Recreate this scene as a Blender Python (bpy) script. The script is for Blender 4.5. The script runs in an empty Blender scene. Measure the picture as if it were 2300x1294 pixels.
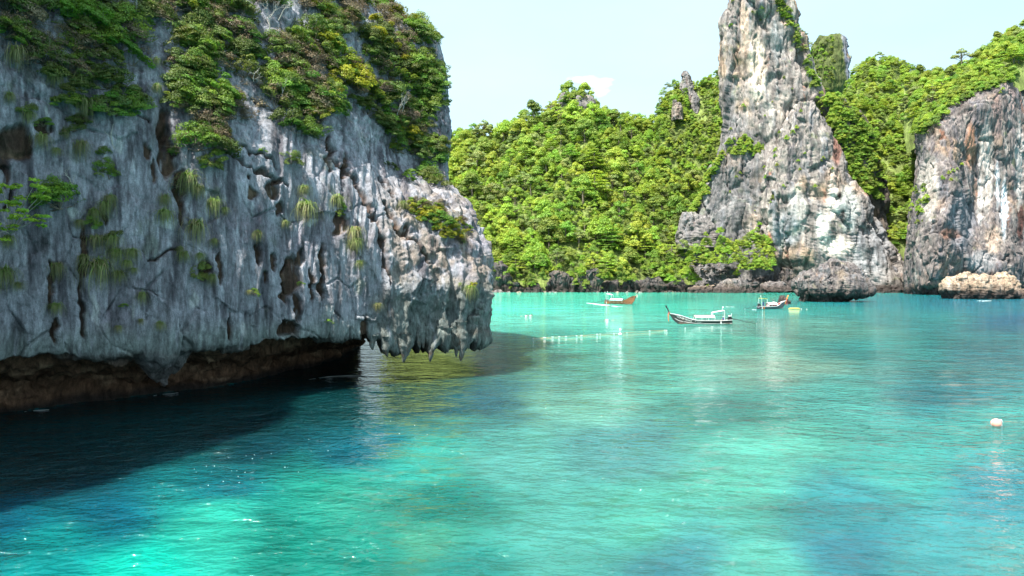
import bpy, bmesh, math, random
import numpy as np
from mathutils import Vector, Matrix, Euler

random.seed(7)
rng = np.random.default_rng(7)
scene = bpy.context.scene
COL = scene.collection
R = math.radians

# ------------------------------------------------------------------ camera
FPX, CX, HY, CAMZ = 1554.0, 1150.0, 620.0, 9.0      # photograph: focal length in its pixels, centre, horizon row, drone height
cam = bpy.data.cameras.new('camera')
cam.sensor_width = 36.0
cam.lens = 36.0 * FPX / 2300.0
cam.shift_y = -(647.0 - HY) / 2300.0
cam.clip_start, cam.clip_end = 0.5, 30000.0
camo = bpy.data.objects.new('camera', cam)
camo.location = (0, 0, CAMZ)
camo.rotation_euler = (R(90), 0, 0)
COL.objects.link(camo)
scene.camera = camo

# ------------------------------------------------------------------ light
SUN_EL = 61.0
SUN_DIR = Vector((-0.68, -0.73, 0)).normalized()      # horizontal direction TO the sun
world = bpy.data.worlds.new('World')
scene.world = world
world.use_nodes = True
wn = world.node_tree
bg = wn.nodes['Background']
sky = wn.nodes.new('ShaderNodeTexSky')
sky.sky_type = 'NISHITA'
sky.sun_disc = False
sky.sun_elevation = R(SUN_EL)
sky.sun_rotation = math.atan2(SUN_DIR.x, SUN_DIR.y)
sky.air_density = 0.9
sky.dust_density = 2.2
sky.ozone_density = 1.6
bg.inputs['Strength'].default_value = 0.077
# a little small cloud over the middle of the bay
tc = wn.nodes.new('ShaderNodeTexCoord')
def wnode(t, **k):
    n = wn.nodes.new(t)
    for a, b in k.items(): setattr(n, a, b)
    return n
vs = wnode('ShaderNodeVectorMath', operation='SUBTRACT')
cd = Vector(((1340 - CX) / FPX, 1, (HY - 192) / FPX)).normalized()
vs.inputs[1].default_value = cd
wn.links.new(tc.outputs['Generated'], vs.inputs[0])
vm = wnode('ShaderNodeVectorMath', operation='MULTIPLY')
vm.inputs[1].default_value = (20, 10, 55)
wn.links.new(vs.outputs[0], vm.inputs[0])
vl = wnode('ShaderNodeVectorMath', operation='LENGTH')
wn.links.new(vm.outputs[0], vl.inputs[0])
nz = wnode('ShaderNodeTexNoise'); nz.inputs['Scale'].default_value = 22; nz.inputs['Detail'].default_value = 6
mpc = wnode('ShaderNodeMapping'); mpc.inputs['Scale'].default_value = (1, 1, 2.4)
wn.links.new(tc.outputs['Generated'], mpc.inputs[0]); wn.links.new(mpc.outputs[0], nz.inputs['Vector'])
m1 = wnode('ShaderNodeMath', operation='MULTIPLY_ADD'); m1.inputs[1].default_value = 3.4; m1.inputs[2].default_value = -1.15
wn.links.new(nz.outputs['Fac'], m1.inputs[0])
m2 = wnode('ShaderNodeMath', operation='SUBTRACT'); wn.links.new(m1.outputs[0], m2.inputs[0]); wn.links.new(vl.outputs['Value'], m2.inputs[1])
m3 = wnode('ShaderNodeMath', operation='MULTIPLY'); m3.use_clamp = True; m3.inputs[1].default_value = 0.8
wn.links.new(m2.outputs[0], m3.inputs[0])
# thin high veil over the whole sky
nv = wnode('ShaderNodeTexNoise'); nv.inputs['Scale'].default_value = 2.2; nv.inputs['Detail'].default_value = 5
wn.links.new(mpc.outputs[0], nv.inputs['Vector'])
mv = wnode('ShaderNodeMapRange'); mv.inputs[1].default_value = 0.3; mv.inputs[2].default_value = 0.75; mv.inputs[3].default_value = 0.48; mv.inputs[4].default_value = 0.66
wn.links.new(nv.outputs['Fac'], mv.inputs[0])
mxv = wnode('ShaderNodeMix', data_type='RGBA'); wn.links.new(mv.outputs[0], mxv.inputs['Factor'])
wn.links.new(sky.outputs[0], mxv.inputs['A']); mxv.inputs['B'].default_value = (5.2, 7.2, 7.9, 1)
mx = wnode('ShaderNodeMix', data_type='RGBA'); wn.links.new(m3.outputs[0], mx.inputs['Factor'])
wn.links.new(mxv.outputs['Result'], mx.inputs['A']); mx.inputs['B'].default_value = (10.5, 10.0, 9.8, 1)
wn.links.new(mx.outputs['Result'], bg.inputs['Color'])

sl = bpy.data.lights.new('sun', 'SUN')
sl.energy = 4.4
sl.angle = R(0.6)
sl.color = (1.0, 0.945, 0.85)
suno = bpy.data.objects.new('sun', sl)
sd = Vector((SUN_DIR.x * math.cos(R(SUN_EL)), SUN_DIR.y * math.cos(R(SUN_EL)), math.sin(R(SUN_EL))))
suno.rotation_euler = sd.to_track_quat('Z', 'Y').to_euler()
suno.location = (0, 0, 200)
COL.objects.link(suno)
vs_ = scene.view_settings
vs_.view_transform = 'Standard'; vs_.look = 'None'; vs_.gamma = 1.0
vs_.use_curve_mapping = False
vs_.exposure = 1.55
scene.cycles.max_bounces = 6
scene.cycles.diffuse_bounces = 2
scene.cycles.glossy_bounces = 2
scene.cycles.transmission_bounces = 3
scene.cycles.transparent_max_bounces = 6

# ------------------------------------------------------------------ helpers
def P3(px, py, Y):
    return np.array([(px - CX) / FPX * Y, Y, CAMZ + (HY - py) / FPX * Y])
def proj(V):
    Y = np.maximum(V[..., 1], 0.5)
    return CX + V[..., 0] / Y * FPX, HY - (V[..., 2] - CAMZ) / Y * FPX
def lin(c):
    c = np.asarray(c, float) / 255.0
    return np.where(c <= 0.04045, c / 12.92, ((c + 0.055) / 1.055) ** 2.4)

def _h(ix, iy, iz, seed):
    n = (ix * 374761393 + iy * 668265263 + iz * 2147483647 + seed * 974634777) & 0xffffffff
    n = ((n ^ (n >> 13)) * 1274126177) & 0xffffffff
    return (n ^ (n >> 16)) & 0xffffffff
def vnoise(p, seed=0):
    """value-gradient noise, about -1..1"""
    f = np.floor(p); i = f.astype(np.int64); d = p - f
    w = d * d * d * (d * (d * 6 - 15) + 10)
    out = np.zeros(p.shape[:-1])
    for a in (0, 1):
        wx = w[..., 0] if a else 1 - w[..., 0]
        for b in (0, 1):
            wy = w[..., 1] if b else 1 - w[..., 1]
            for c in (0, 1):
                wz = w[..., 2] if c else 1 - w[..., 2]
                h = _h(i[..., 0] + a, i[..., 1] + b, i[..., 2] + c, seed)
                gx = (h & 1023) / 511.5 - 1; gy = ((h >> 10) & 1023) / 511.5 - 1; gz = ((h >> 20) & 1023) / 511.5 - 1
                out += wx * wy * wz * (gx * (d[..., 0] - a) + gy * (d[..., 1] - b) + gz * (d[..., 2] - c))
    return out * 1.5
def fbm(p, octv=4, seed=0, gain=0.5, ridged=False):
    a, s, o = 1.0, 0.0, 0.0
    q = np.array(p, float)
    for k in range(octv):
        n = vnoise(q, seed + k * 17)
        if ridged: n = 1 - 2 * np.abs(n)
        o = o + a * n; s += a
        q = q * 2.03 + 13.7; a *= gain
    return o / s
def worley(p, seed=0):
    """F1, F2-F1 and a cell value"""
    f = np.floor(p).astype(np.int64)
    d1 = np.full(p.shape[:-1], 9.0); d2 = d1.copy(); cv = np.zeros(p.shape[:-1])
    for a in (-1, 0, 1):
        for b in (-1, 0, 1):
            for c in (-1, 0, 1):
                ix, iy, iz = f[..., 0] + a, f[..., 1] + b, f[..., 2] + c
                h = _h(ix, iy, iz, seed)
                d = np.sqrt((ix + (h & 1023) / 1023. - p[..., 0]) ** 2 + (iy + ((h >> 10) & 1023) / 1023. - p[..., 1]) ** 2 + (iz + ((h >> 20) & 1023) / 1023. - p[..., 2]) ** 2)
                closer = d < d1
                d2 = np.where(closer, d1, np.minimum(d2, d))
                cv = np.where(closer, (h >> 7 & 255) / 255., cv)
                d1 = np.where(closer, d, d1)
    return d1, d2 - d1, cv
def sm(x, a, b):
    t = np.clip((x - a) / (b - a), 0, 1)
    return t * t * (3 - 2 * t)
def mix(a, b, t):
    t = np.asarray(t)[..., None]
    return np.asarray(a) * (1 - t) + np.asarray(b) * t
def inpoly(px, py, poly):
    r = np.zeros(px.shape, bool); n = len(poly)
    for k in range(n):
        x1, y1 = poly[k]; x2, y2 = poly[(k + 1) % n]
        if y1 == y2: continue
        c = ((y1 > py) != (y2 > py)) & (px < (x2 - x1) * (py - y1) / (y2 - y1) + x1)
        r ^= c
    return r

def tag(o, label=None, cat=None, group=None, kind=None):
    if label: o['label'] = label
    if cat: o['category'] = cat
    if group: o['group'] = group
    if kind: o['kind'] = kind
    return o
def link(o, parent=None):
    COL.objects.link(o)
    if parent is not None: o.parent = parent
    return o
def empty(name, loc=(0, 0, 0), rz=0.0):
    o = bpy.data.objects.new(name, None)
    o.location = loc; o.rotation_euler = (0, 0, rz); o.empty_display_size = 0.5
    return link(o)
def make_mesh(name, V, F, mats, col=None, smooth=True, fmat=None):
    V = np.asarray(V, np.float32).reshape(-1, 3)
    F = np.asarray(F, np.int32)
    me = bpy.data.meshes.new(name)
    n, k = F.shape
    me.vertices.add(len(V)); me.vertices.foreach_set('co', V.ravel())
    me.loops.add(n * k); me.loops.foreach_set('vertex_index', F.ravel())
    me.polygons.add(n)
    me.polygons.foreach_set('loop_start', np.arange(0, n * k, k, dtype=np.int32))
    me.polygons.foreach_set('use_smooth', np.full(n, smooth, bool))
    if fmat is not None: me.polygons.foreach_set('material_index', np.asarray(fmat, np.int32))
    for m in (mats if isinstance(mats, (list, tuple)) else [mats]): me.materials.append(m)
    if col is not None:
        ca = me.color_attributes.new('Col', 'FLOAT_COLOR', 'POINT')
        c4 = np.ones((len(V), 4), np.float32); c4[:, :3] = np.asarray(col, np.float32).reshape(-1, 3)
        ca.data.foreach_set('color', c4.ravel())
    me.update(calc_edges=True)
    me.validate(clean_customdata=False)
    return me
def obj(name, me, parent=None):
    return link(bpy.data.objects.new(name, me), parent)
def grid_faces(nu, nv, closed=False):
    i = np.arange(nu if closed else nu - 1)[:, None]; j = np.arange(nv - 1)[None, :]
    i2 = (i + 1) % nu
    a = i * nv + j; b = i2 * nv + j; c = i2 * nv + j + 1; d = i * nv + j + 1
    return np.stack([a, b, c, d], -1).reshape(-1, 4)
def grid_normals(V, closed=False):
    if closed: du = np.roll(V, -1, 0) - np.roll(V, 1, 0)
    else: du = np.gradient(V, axis=0)
    dv = np.gradient(V, axis=1)
    n = np.cross(du, dv)
    return n / (np.linalg.norm(n, axis=-1, keepdims=True) + 1e-9)
def catmull(A, m):
    """resample array A (n,...) along axis 0 at parameter positions m in 0..n-1 (monotone-ish cubic)"""
    n = A.shape[0]
    i = np.clip(np.floor(m).astype(int), 0, n - 2); t = m - i
    sh = (-1,) + (1,) * (A.ndim - 1); t = t.reshape(sh)
    p0 = A[np.clip(i - 1, 0, n - 1)]; p1 = A[i]; p2 = A[i + 1]; p3 = A[np.clip(i + 2, 0, n - 1)]
    k = 0.35
    m1 = (p2 - p0) * k; m2 = (p3 - p1) * k
    t2 = t * t; t3 = t2 * t
    return (2 * t3 - 3 * t2 + 1) * p1 + (t3 - 2 * t2 + t) * m1 + (-2 * t3 + 3 * t2) * p2 + (t3 - t2) * m2

# ------------------------------------------------------------------ materials
def newmat(name):
    m = bpy.data.materials.new(name); m.use_nodes = True
    nt = m.node_tree
    b = nt.nodes['Principled BSDF']
    return m, nt, b
def N(nt, t, **k):
    n = nt.nodes.new(t)
    for a, b in k.items(): setattr(n, a, b)
    return n
def rock_mat(name, scale, bump, rough=0.88):
    """scale: metres of the small relief; colour comes from the mesh attribute, modulated by fine grain"""
    m, nt, b = newmat(name); L = nt.links.new
    at = N(nt, 'ShaderNodeAttribute', attribute_name='Col')
    tc = N(nt, 'ShaderNodeTexCoord')
    mp = N(nt, 'ShaderNodeMapping'); mp.inputs['Scale'].default_value = (1 / scale, 1 / scale, .22 / scale)
    L(tc.outputs['Object'], mp.inputs[0])
    n1 = N(nt, 'ShaderNodeTexNoise'); n1.inputs['Scale'].default_value = 1.0; n1.inputs['Detail'].default_value = 7; n1.inputs['Roughness'].default_value = 0.68
    L(mp.outputs[0], n1.inputs['Vector'])
    n2 = N(nt, 'ShaderNodeTexNoise'); n2.inputs['Scale'].default_value = 3.1 / scale; n2.inputs['Detail'].default_value = 5; n2.inputs['Roughness'].default_value = 0.7
    mp2 = N(nt, 'ShaderNodeMapping'); mp2.inputs['Scale'].default_value = (1, 1, .3); L(tc.outputs['Object'], mp2.inputs[0]); L(mp2.outputs[0], n2.inputs['Vector'])
    wp = N(nt, 'ShaderNodeMix', data_type='RGBA'); wp.inputs['Factor'].default_value = 0.12
    L(mp.outputs[0], wp.inputs['A']); L(n2.outputs['Color'], wp.inputs['B'])
    vo = N(nt, 'ShaderNodeTexVoronoi', feature='DISTANCE_TO_EDGE'); vo.inputs['Scale'].default_value = 0.55
    L(wp.outputs['Result'], vo.inputs['Vector'])
    cr = N(nt, 'ShaderNodeMapRange'); cr.inputs[1].default_value = 0.0; cr.inputs[2].default_value = 0.02; cr.inputs[3].default_value = 0.86; cr.inputs[4].default_value = 1
    L(vo.outputs['Distance'], cr.inputs[0])
    g = N(nt, 'ShaderNodeMapRange'); g.inputs[1].default_value = 0.28; g.inputs[2].default_value = 0.72; g.inputs[3].default_value = 0.42; g.inputs[4].default_value = 1.6
    L(n1.outputs['Fac'], g.inputs[0])
    g2 = N(nt, 'ShaderNodeMapRange'); g2.inputs[1].default_value = 0.3; g2.inputs[2].default_value = 0.7; g2.inputs[3].default_value = 0.52; g2.inputs[4].default_value = 1.48
    L(n2.outputs['Fac'], g2.inputs[0])
    mu = N(nt, 'ShaderNodeMath', operation='MULTIPLY'); L(g.outputs[0], mu.inputs[0]); L(g2.outputs[0], mu.inputs[1])
    n3 = N(nt, 'ShaderNodeTexNoise'); n3.inputs['Scale'].default_value = 8.5 / scale; n3.inputs['Detail'].default_value = 4; n3.inputs['Roughness'].default_value = 0.75
    L(tc.outputs['Object'], n3.inputs['Vector'])
    g3 = N(nt, 'ShaderNodeMapRange'); g3.inputs[1].default_value = 0.34; g3.inputs[2].default_value = 0.66; g3.inputs[3].default_value = 0.8; g3.inputs[4].default_value = 1.2
    L(n3.outputs['Fac'], g3.inputs[0])
    mu0 = N(nt, 'ShaderNodeMath', operation='MULTIPLY'); L(mu.outputs[0], mu0.inputs[0]); L(g3.outputs[0], mu0.inputs[1]); mu = mu0
    mu2 = N(nt, 'ShaderNodeMath', operation='MULTIPLY'); L(mu.outputs[0], mu2.inputs[0]); L(cr.outputs[0], mu2.inputs[1])
    vm = N(nt, 'ShaderNodeVectorMath', operation='SCALE'); L(at.outputs['Color'], vm.inputs[0]); L(mu2.outputs[0], vm.inputs['Scale'])
    L(vm.outputs[0], b.inputs['Base Color'])
    b.inputs['Roughness'].default_value = rough
    b.inputs['Specular IOR Level'].default_value = 0.25
    ad = N(nt, 'ShaderNodeMath', operation='MULTIPLY_ADD'); L(n1.outputs['Fac'], ad.inputs[0]); ad.inputs[1].default_value = 1.6; L(n2.outputs['Fac'], ad.inputs[2])
    ad2 = N(nt, 'ShaderNodeMath', operation='MULTIPLY_ADD'); L(cr.outputs[0], ad2.inputs[0]); ad2.inputs[1].default_value = 0.12; ad3 = N(nt, 'ShaderNodeMath', operation='MULTIPLY_ADD'); L(n3.outputs['Fac'], ad3.inputs[0]); ad3.inputs[1].default_value = 0.45; L(ad.outputs[0], ad3.inputs[2]); L(ad3.outputs[0], ad2.inputs[2])
    bm = N(nt, 'ShaderNodeBump'); bm.inputs['Strength'].default_value = 1.0; bm.inputs['Distance'].default_value = bump
    L(ad2.outputs[0], bm.inputs['Height']); L(bm.outputs[0], b.inputs['Normal'])
    return m
def leaf_mat(name, base, var=0.35, transl=0.35, hue=0.02, rough=0.55):
    m, nt, b = newmat(name); L = nt.links.new
    at = N(nt, 'ShaderNodeAttribute', attribute_name='Col')
    oi = N(nt, 'ShaderNodeObjectInfo')
    hs = N(nt, 'ShaderNodeHueSaturation'); hs.inputs['Color'].default_value = (*base, 1)
    h = N(nt, 'ShaderNodeMapRange'); h.inputs[3].default_value = 0.5 - hue; h.inputs[4].default_value = 0.5 + hue
    L(oi.outputs['Random'], h.inputs[0]); L(h.outputs[0], hs.inputs['Hue'])
    ml = N(nt, 'ShaderNodeMath', operation='MULTIPLY'); ml.inputs[1].default_value = 7.31
    L(oi.outputs['Random'], ml.inputs[0])
    fr = N(nt, 'ShaderNodeMath', operation='FRACT'); L(ml.outputs[0], fr.inputs[0])
    v = N(nt, 'ShaderNodeMapRange'); v.inputs[3].default_value = 1 - var; v.inputs[4].default_value = 1 + var
    L(fr.outputs[0], v.inputs[0]); L(v.outputs[0], hs.inputs['Value'])
    vm = N(nt, 'ShaderNodeVectorMath', operation='MULTIPLY'); L(hs.outputs[0], vm.inputs[0]); L(at.outputs['Color'], vm.inputs[1])
    L(vm.outputs[0], b.inputs['Base Color'])
    b.inputs['Roughness'].default_value = rough
    b.inputs['Specular IOR Level'].default_value = 0.3
    tr = N(nt, 'ShaderNodeBsdfTranslucent'); 
    v2 = N(nt, 'ShaderNodeVectorMath', operation='MULTIPLY'); v2.inputs[1].default_value = (1.15, 1.1, 0.6); L(vm.outputs[0], v2.inputs[0]); L(v2.outputs[0], tr.inputs['Color'])
    ms = N(nt, 'ShaderNodeMixShader'); ms.inputs[0].default_value = transl
    L(b.outputs[0], ms.inputs[1]); L(tr.outputs[0], ms.inputs[2])
    L(ms.outputs[0], nt.nodes['Material Output'].inputs['Surface'])
    return m
def plain(name, c, rough=0.6, noise=0.12, metal=0.0, scale=6.0):
    m, nt, b = newmat(name); L = nt.links.new
    tc = N(nt, 'ShaderNodeTexCoord')
    n = N(nt, 'ShaderNodeTexNoise'); n.inputs['Scale'].default_value = scale; n.inputs['Detail'].default_value = 4
    L(tc.outputs['Object'], n.inputs['Vector'])
    r = N(nt, 'ShaderNodeMapRange'); r.inputs[1].default_value = .3; r.inputs[2].default_value = .7; r.inputs[3].default_value = 1 - noise; r.inputs[4].default_value = 1 + noise
    L(n.outputs['Fac'], r.inputs[0])
    vm = N(nt, 'ShaderNodeVectorMath', operation='SCALE'); vm.inputs[0].default_value = c; L(r.outputs[0], vm.inputs['Scale'])
    L(vm.outputs[0], b.inputs['Base Color'])
    b.inputs['Roughness'].default_value = rough; b.inputs['Metallic'].default_value = metal
    return m

M_cliff_near = rock_mat('near_limestone', 0.75, 0.15)
M_cliff_far = rock_mat('far_limestone', 4.0, 0.55)
M_boulder = rock_mat('boulder_rock', 1.5, 0.25)
M_bark = plain('bark', (0.16, 0.13, 0.10), 0.9, 0.3)
M_deadwood = plain('bleached_wood', (0.42, 0.39, 0.35), 0.85, 0.2)

# ------------------------------------------------------------------ water
def water_colours(X, Y):
    """body colour of the sea: sand and reef patches seen through it, plus painted cliff shade"""
    px = CX + X / Y * FPX; py = HY + CAMZ / Y * FPX
    # control points: photo x, y, body colour (R, G, B linear), with cliff shade in the left ones
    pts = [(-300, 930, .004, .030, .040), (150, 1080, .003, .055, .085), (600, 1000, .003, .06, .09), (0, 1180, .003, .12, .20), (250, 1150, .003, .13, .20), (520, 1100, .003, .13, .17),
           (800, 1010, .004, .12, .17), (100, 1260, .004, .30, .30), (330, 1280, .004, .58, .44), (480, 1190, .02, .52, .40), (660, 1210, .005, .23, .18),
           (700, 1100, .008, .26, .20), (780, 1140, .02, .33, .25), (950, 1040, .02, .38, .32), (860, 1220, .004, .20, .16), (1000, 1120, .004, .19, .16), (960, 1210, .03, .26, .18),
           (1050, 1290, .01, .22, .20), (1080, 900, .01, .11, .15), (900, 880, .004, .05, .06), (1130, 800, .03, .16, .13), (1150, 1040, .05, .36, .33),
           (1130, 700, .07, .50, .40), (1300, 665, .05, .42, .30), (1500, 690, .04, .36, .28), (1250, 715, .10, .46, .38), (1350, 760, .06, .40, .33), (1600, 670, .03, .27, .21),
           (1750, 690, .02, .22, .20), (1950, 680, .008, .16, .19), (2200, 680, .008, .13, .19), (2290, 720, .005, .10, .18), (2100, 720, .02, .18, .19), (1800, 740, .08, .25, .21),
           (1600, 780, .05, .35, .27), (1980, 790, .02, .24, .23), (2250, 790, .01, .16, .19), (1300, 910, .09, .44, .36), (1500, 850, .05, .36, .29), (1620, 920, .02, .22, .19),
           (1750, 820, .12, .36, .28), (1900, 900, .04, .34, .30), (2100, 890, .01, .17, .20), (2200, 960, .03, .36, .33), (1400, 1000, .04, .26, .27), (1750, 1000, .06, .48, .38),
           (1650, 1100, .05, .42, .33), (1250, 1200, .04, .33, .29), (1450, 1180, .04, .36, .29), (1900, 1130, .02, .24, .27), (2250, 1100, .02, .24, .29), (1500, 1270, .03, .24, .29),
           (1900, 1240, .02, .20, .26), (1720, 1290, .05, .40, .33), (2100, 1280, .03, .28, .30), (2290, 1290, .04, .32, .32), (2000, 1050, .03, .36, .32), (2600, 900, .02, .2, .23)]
    p = np.array(pts)
    # warp with noise so that patch borders are ragged
    q = np.stack([X / 5., Y / 5., X * 0], -1)
    wx = fbm(q, 3, 5) * 60; wy = fbm(q, 3, 9) * 30
    L = np.log(np.maximum(py - HY, 2))
    Lp = np.log(p[:, 1] - HY)
    num = np.zeros(X.shape + (3,)); den = np.zeros(X.shape)
    for k in range(len(p)):
        d = ((px + wx - p[k, 0]) * .75) ** 2 + ((L + wy / 260. - Lp[k]) * 640) ** 2
        w = 1.0 / (d + 2600.) ** 2.1
        num += w[..., None] * p[k, 2:]; den += w
    c = num / den[..., None]
    q2 = np.stack([X / 11., Y / 7., X * 0], -1)
    n = fbm(q2, 4, 31)
    n2 = fbm(np.stack([X / 2.2 + n * 2, Y / 1.3, X * 0], -1), 4, 37)
    c = c * (1 + 0.6 * n + .5 * n2 * np.exp(-Y / 90))[..., None] * np.array([.85, .49, .49])
    c = c * (1 + .9 * sm(Y, 60, 190))[..., None] * mix([1., 1, 1], [.55, 1.0, .96], sm(Y, 45, 110))
    # cliff shade and notch reflection painted into the body colour along its foot
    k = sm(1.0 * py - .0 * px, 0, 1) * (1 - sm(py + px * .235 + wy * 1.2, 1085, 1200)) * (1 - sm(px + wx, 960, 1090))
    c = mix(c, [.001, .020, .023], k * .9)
    return np.clip(c, 0.001, 0.75)
def build_water():
    a = np.tan(np.linspace(R(-80), R(80), 520) * 1.0)
    a = np.concatenate([np.linspace(-6, -0.95, 30)[:-1], np.linspace(-.95, .95, 460), np.linspace(.95, 6, 30)[1:]])
    Y = np.concatenate([np.geomspace(4, 800, 420), np.geomspace(900, 9000, 20)])
    A, YY = np.meshgrid(a, Y, indexing='ij')
    X = A * YY
    V = np.stack([X, YY, X * 0], -1)
    # gentle swell, dying out where it would be finer than the mesh
    w = np.exp(-YY / 60)
    V[..., 2] = 0.05 * w * fbm(np.stack([X / 2.6, YY / 1.1, X * 0], -1), 3, 3)
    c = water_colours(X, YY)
    m, nt, b = newmat('sea_water'); L = nt.links.new
    at = N(nt, 'ShaderNodeAttribute', attribute_name='Col')
    L(at.outputs['Color'], b.inputs['Base Color'])
    b.inputs['Roughness'].default_value = 0.05
    b.subsurface_method = 'BURLEY'; b.inputs['Subsurface Weight'].default_value = 0.85; b.inputs['Subsurface Radius'].default_value = (0.4, 1.0, 1.3); b.inputs['Subsurface Scale'].default_value = 2.6; b.inputs['Specular IOR Level'].default_value = 0.42
    b.inputs['IOR'].default_value = 1.333
    tc = N(nt, 'ShaderNodeTexCoord')
    prev = None
    for (sx, sy, rz, det, dist, st) in ((.18, .30, 30, 1, .8, 1.0), (.85, 1.5, 30, 2, .52, 1.0), (2.6, 3.8, 18, 2, .17, 1.0)):
        mp = N(nt, 'ShaderNodeMapping'); mp.inputs['Scale'].default_value = (sx, sy, 1); mp.inputs['Rotation'].default_value = (0, 0, R(rz))
        L(tc.outputs['Object'], mp.inputs[0])
        n = N(nt, 'ShaderNodeTexNoise'); n.inputs['Scale'].default_value = 1; n.inputs['Detail'].default_value = det; n.inputs['Roughness'].default_value = 0.55; n.inputs['Distortion'].default_value = 0.3
        L(mp.outputs[0], n.inputs['Vector'])
        bm = N(nt, 'ShaderNodeBump'); bm.inputs['Strength'].default_value = st; bm.inputs['Distance'].default_value = dist
        L(n.outputs['Fac'], bm.inputs['Height'])
        if prev: L(prev.outputs[0], bm.inputs['Normal'])
        prev = bm
    L(prev.outputs[0], b.inputs['Normal'])
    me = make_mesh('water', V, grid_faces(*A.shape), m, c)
    o = obj('water', me)
    tag(o, 'turquoise sea with darker reef patches and fine ripples', kind='structure')
    # sea bed and water behind the camera, so that the place goes on
    me = make_mesh('water_beyond', np.array([[-9000, -9000, -.3], [9000, -9000, -.3], [9000, 9000, -.3], [-9000, 9000, -.3]]), [[0, 1, 2, 3]], m, np.tile([.03, .24, .26], (4, 1)))
    o2 = obj('water_beyond', me); tag(o2, 'open turquoise sea all round the bay', kind='structure')
build_water()
# ------------------------------------------------------------------ near cliff on the left
HOLLOWS = [(34, 322, 38, 42, .5), (6, 350, 18, 42, .5), (66, 328, 8, 26, .3), (12, 395, 14, 30, .4), (330, 345, 8, 22, .4), (346, 385, 6, 26, .4), (374, 348, 20, 60, .8), (366, 285, 14, 45, .6),
           (402, 425, 16, 40, .6), (612, 430, 15, 24, .6), (631, 470, 8, 18, .5), (575, 572, 10, 32, .7), (616, 590, 8, 24, .5), (597, 622, 5, 14, .4), (656, 618, 22, 48, .8), (640, 660, 9, 30, .6),
           (668, 690, 10, 34, .7), (650, 742, 26, 22, .9), (678, 580, 10, 18, .5), (725, 585, 8, 42, .5), (724, 640, 7, 44, .6), (123, 740, 6, 28, .5), (510, 732, 6, 28, .5), (735, 350, 7, 45, .5),
           (771, 375, 5, 30, .4), (559, 347, 5, 8, .3), (555, 400, 5, 8, .3), (562, 438, 9, 12, .3), (404, 460, 10, 60, .5), (187, 560, 7, 70, .4), (112, 640, 6, 60, .4), (700, 640, 5, 40, .3), (815, 745, 9, 40, .5),
           (98, 285, 20, 14, .5), (180, 270, 22, 16, .4), (232, 480, 4, 40, .3), (486, 600, 5, 40, .3), (760, 505, 14, 30, .4), (455, 605, 14, 30, .4)]
CRACKS = [((775, 385), (835, 500), 9), ((735, 330), (770, 400), 8), ((860, 460), (905, 540), 6), ((850, 395), (885, 450), 5), ((470, 330), (640, 420), 5), ((40, 420), (10, 470), 6), ((260, 240), (330, 280), 5),
          ((180, 600), (185, 760), 5), ((500, 300), (620, 380), 4), ((400, 560), (330, 590), 3), ((905, 520), (960, 600), 5), ((640, 260), (560, 230), 5), ((838, 480), (868, 640), 4)]
def segd(px, py, a, b):
    ax, ay = a; bx, by = b
    t = np.clip(((px - ax) * (bx - ax) + (py - ay) * (by - ay)) / ((bx - ax) ** 2 + (by - ay) ** 2), 0, 1)
    return np.hypot(px - ax - t * (bx - ax), py - ay - t * (by - ay))

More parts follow.
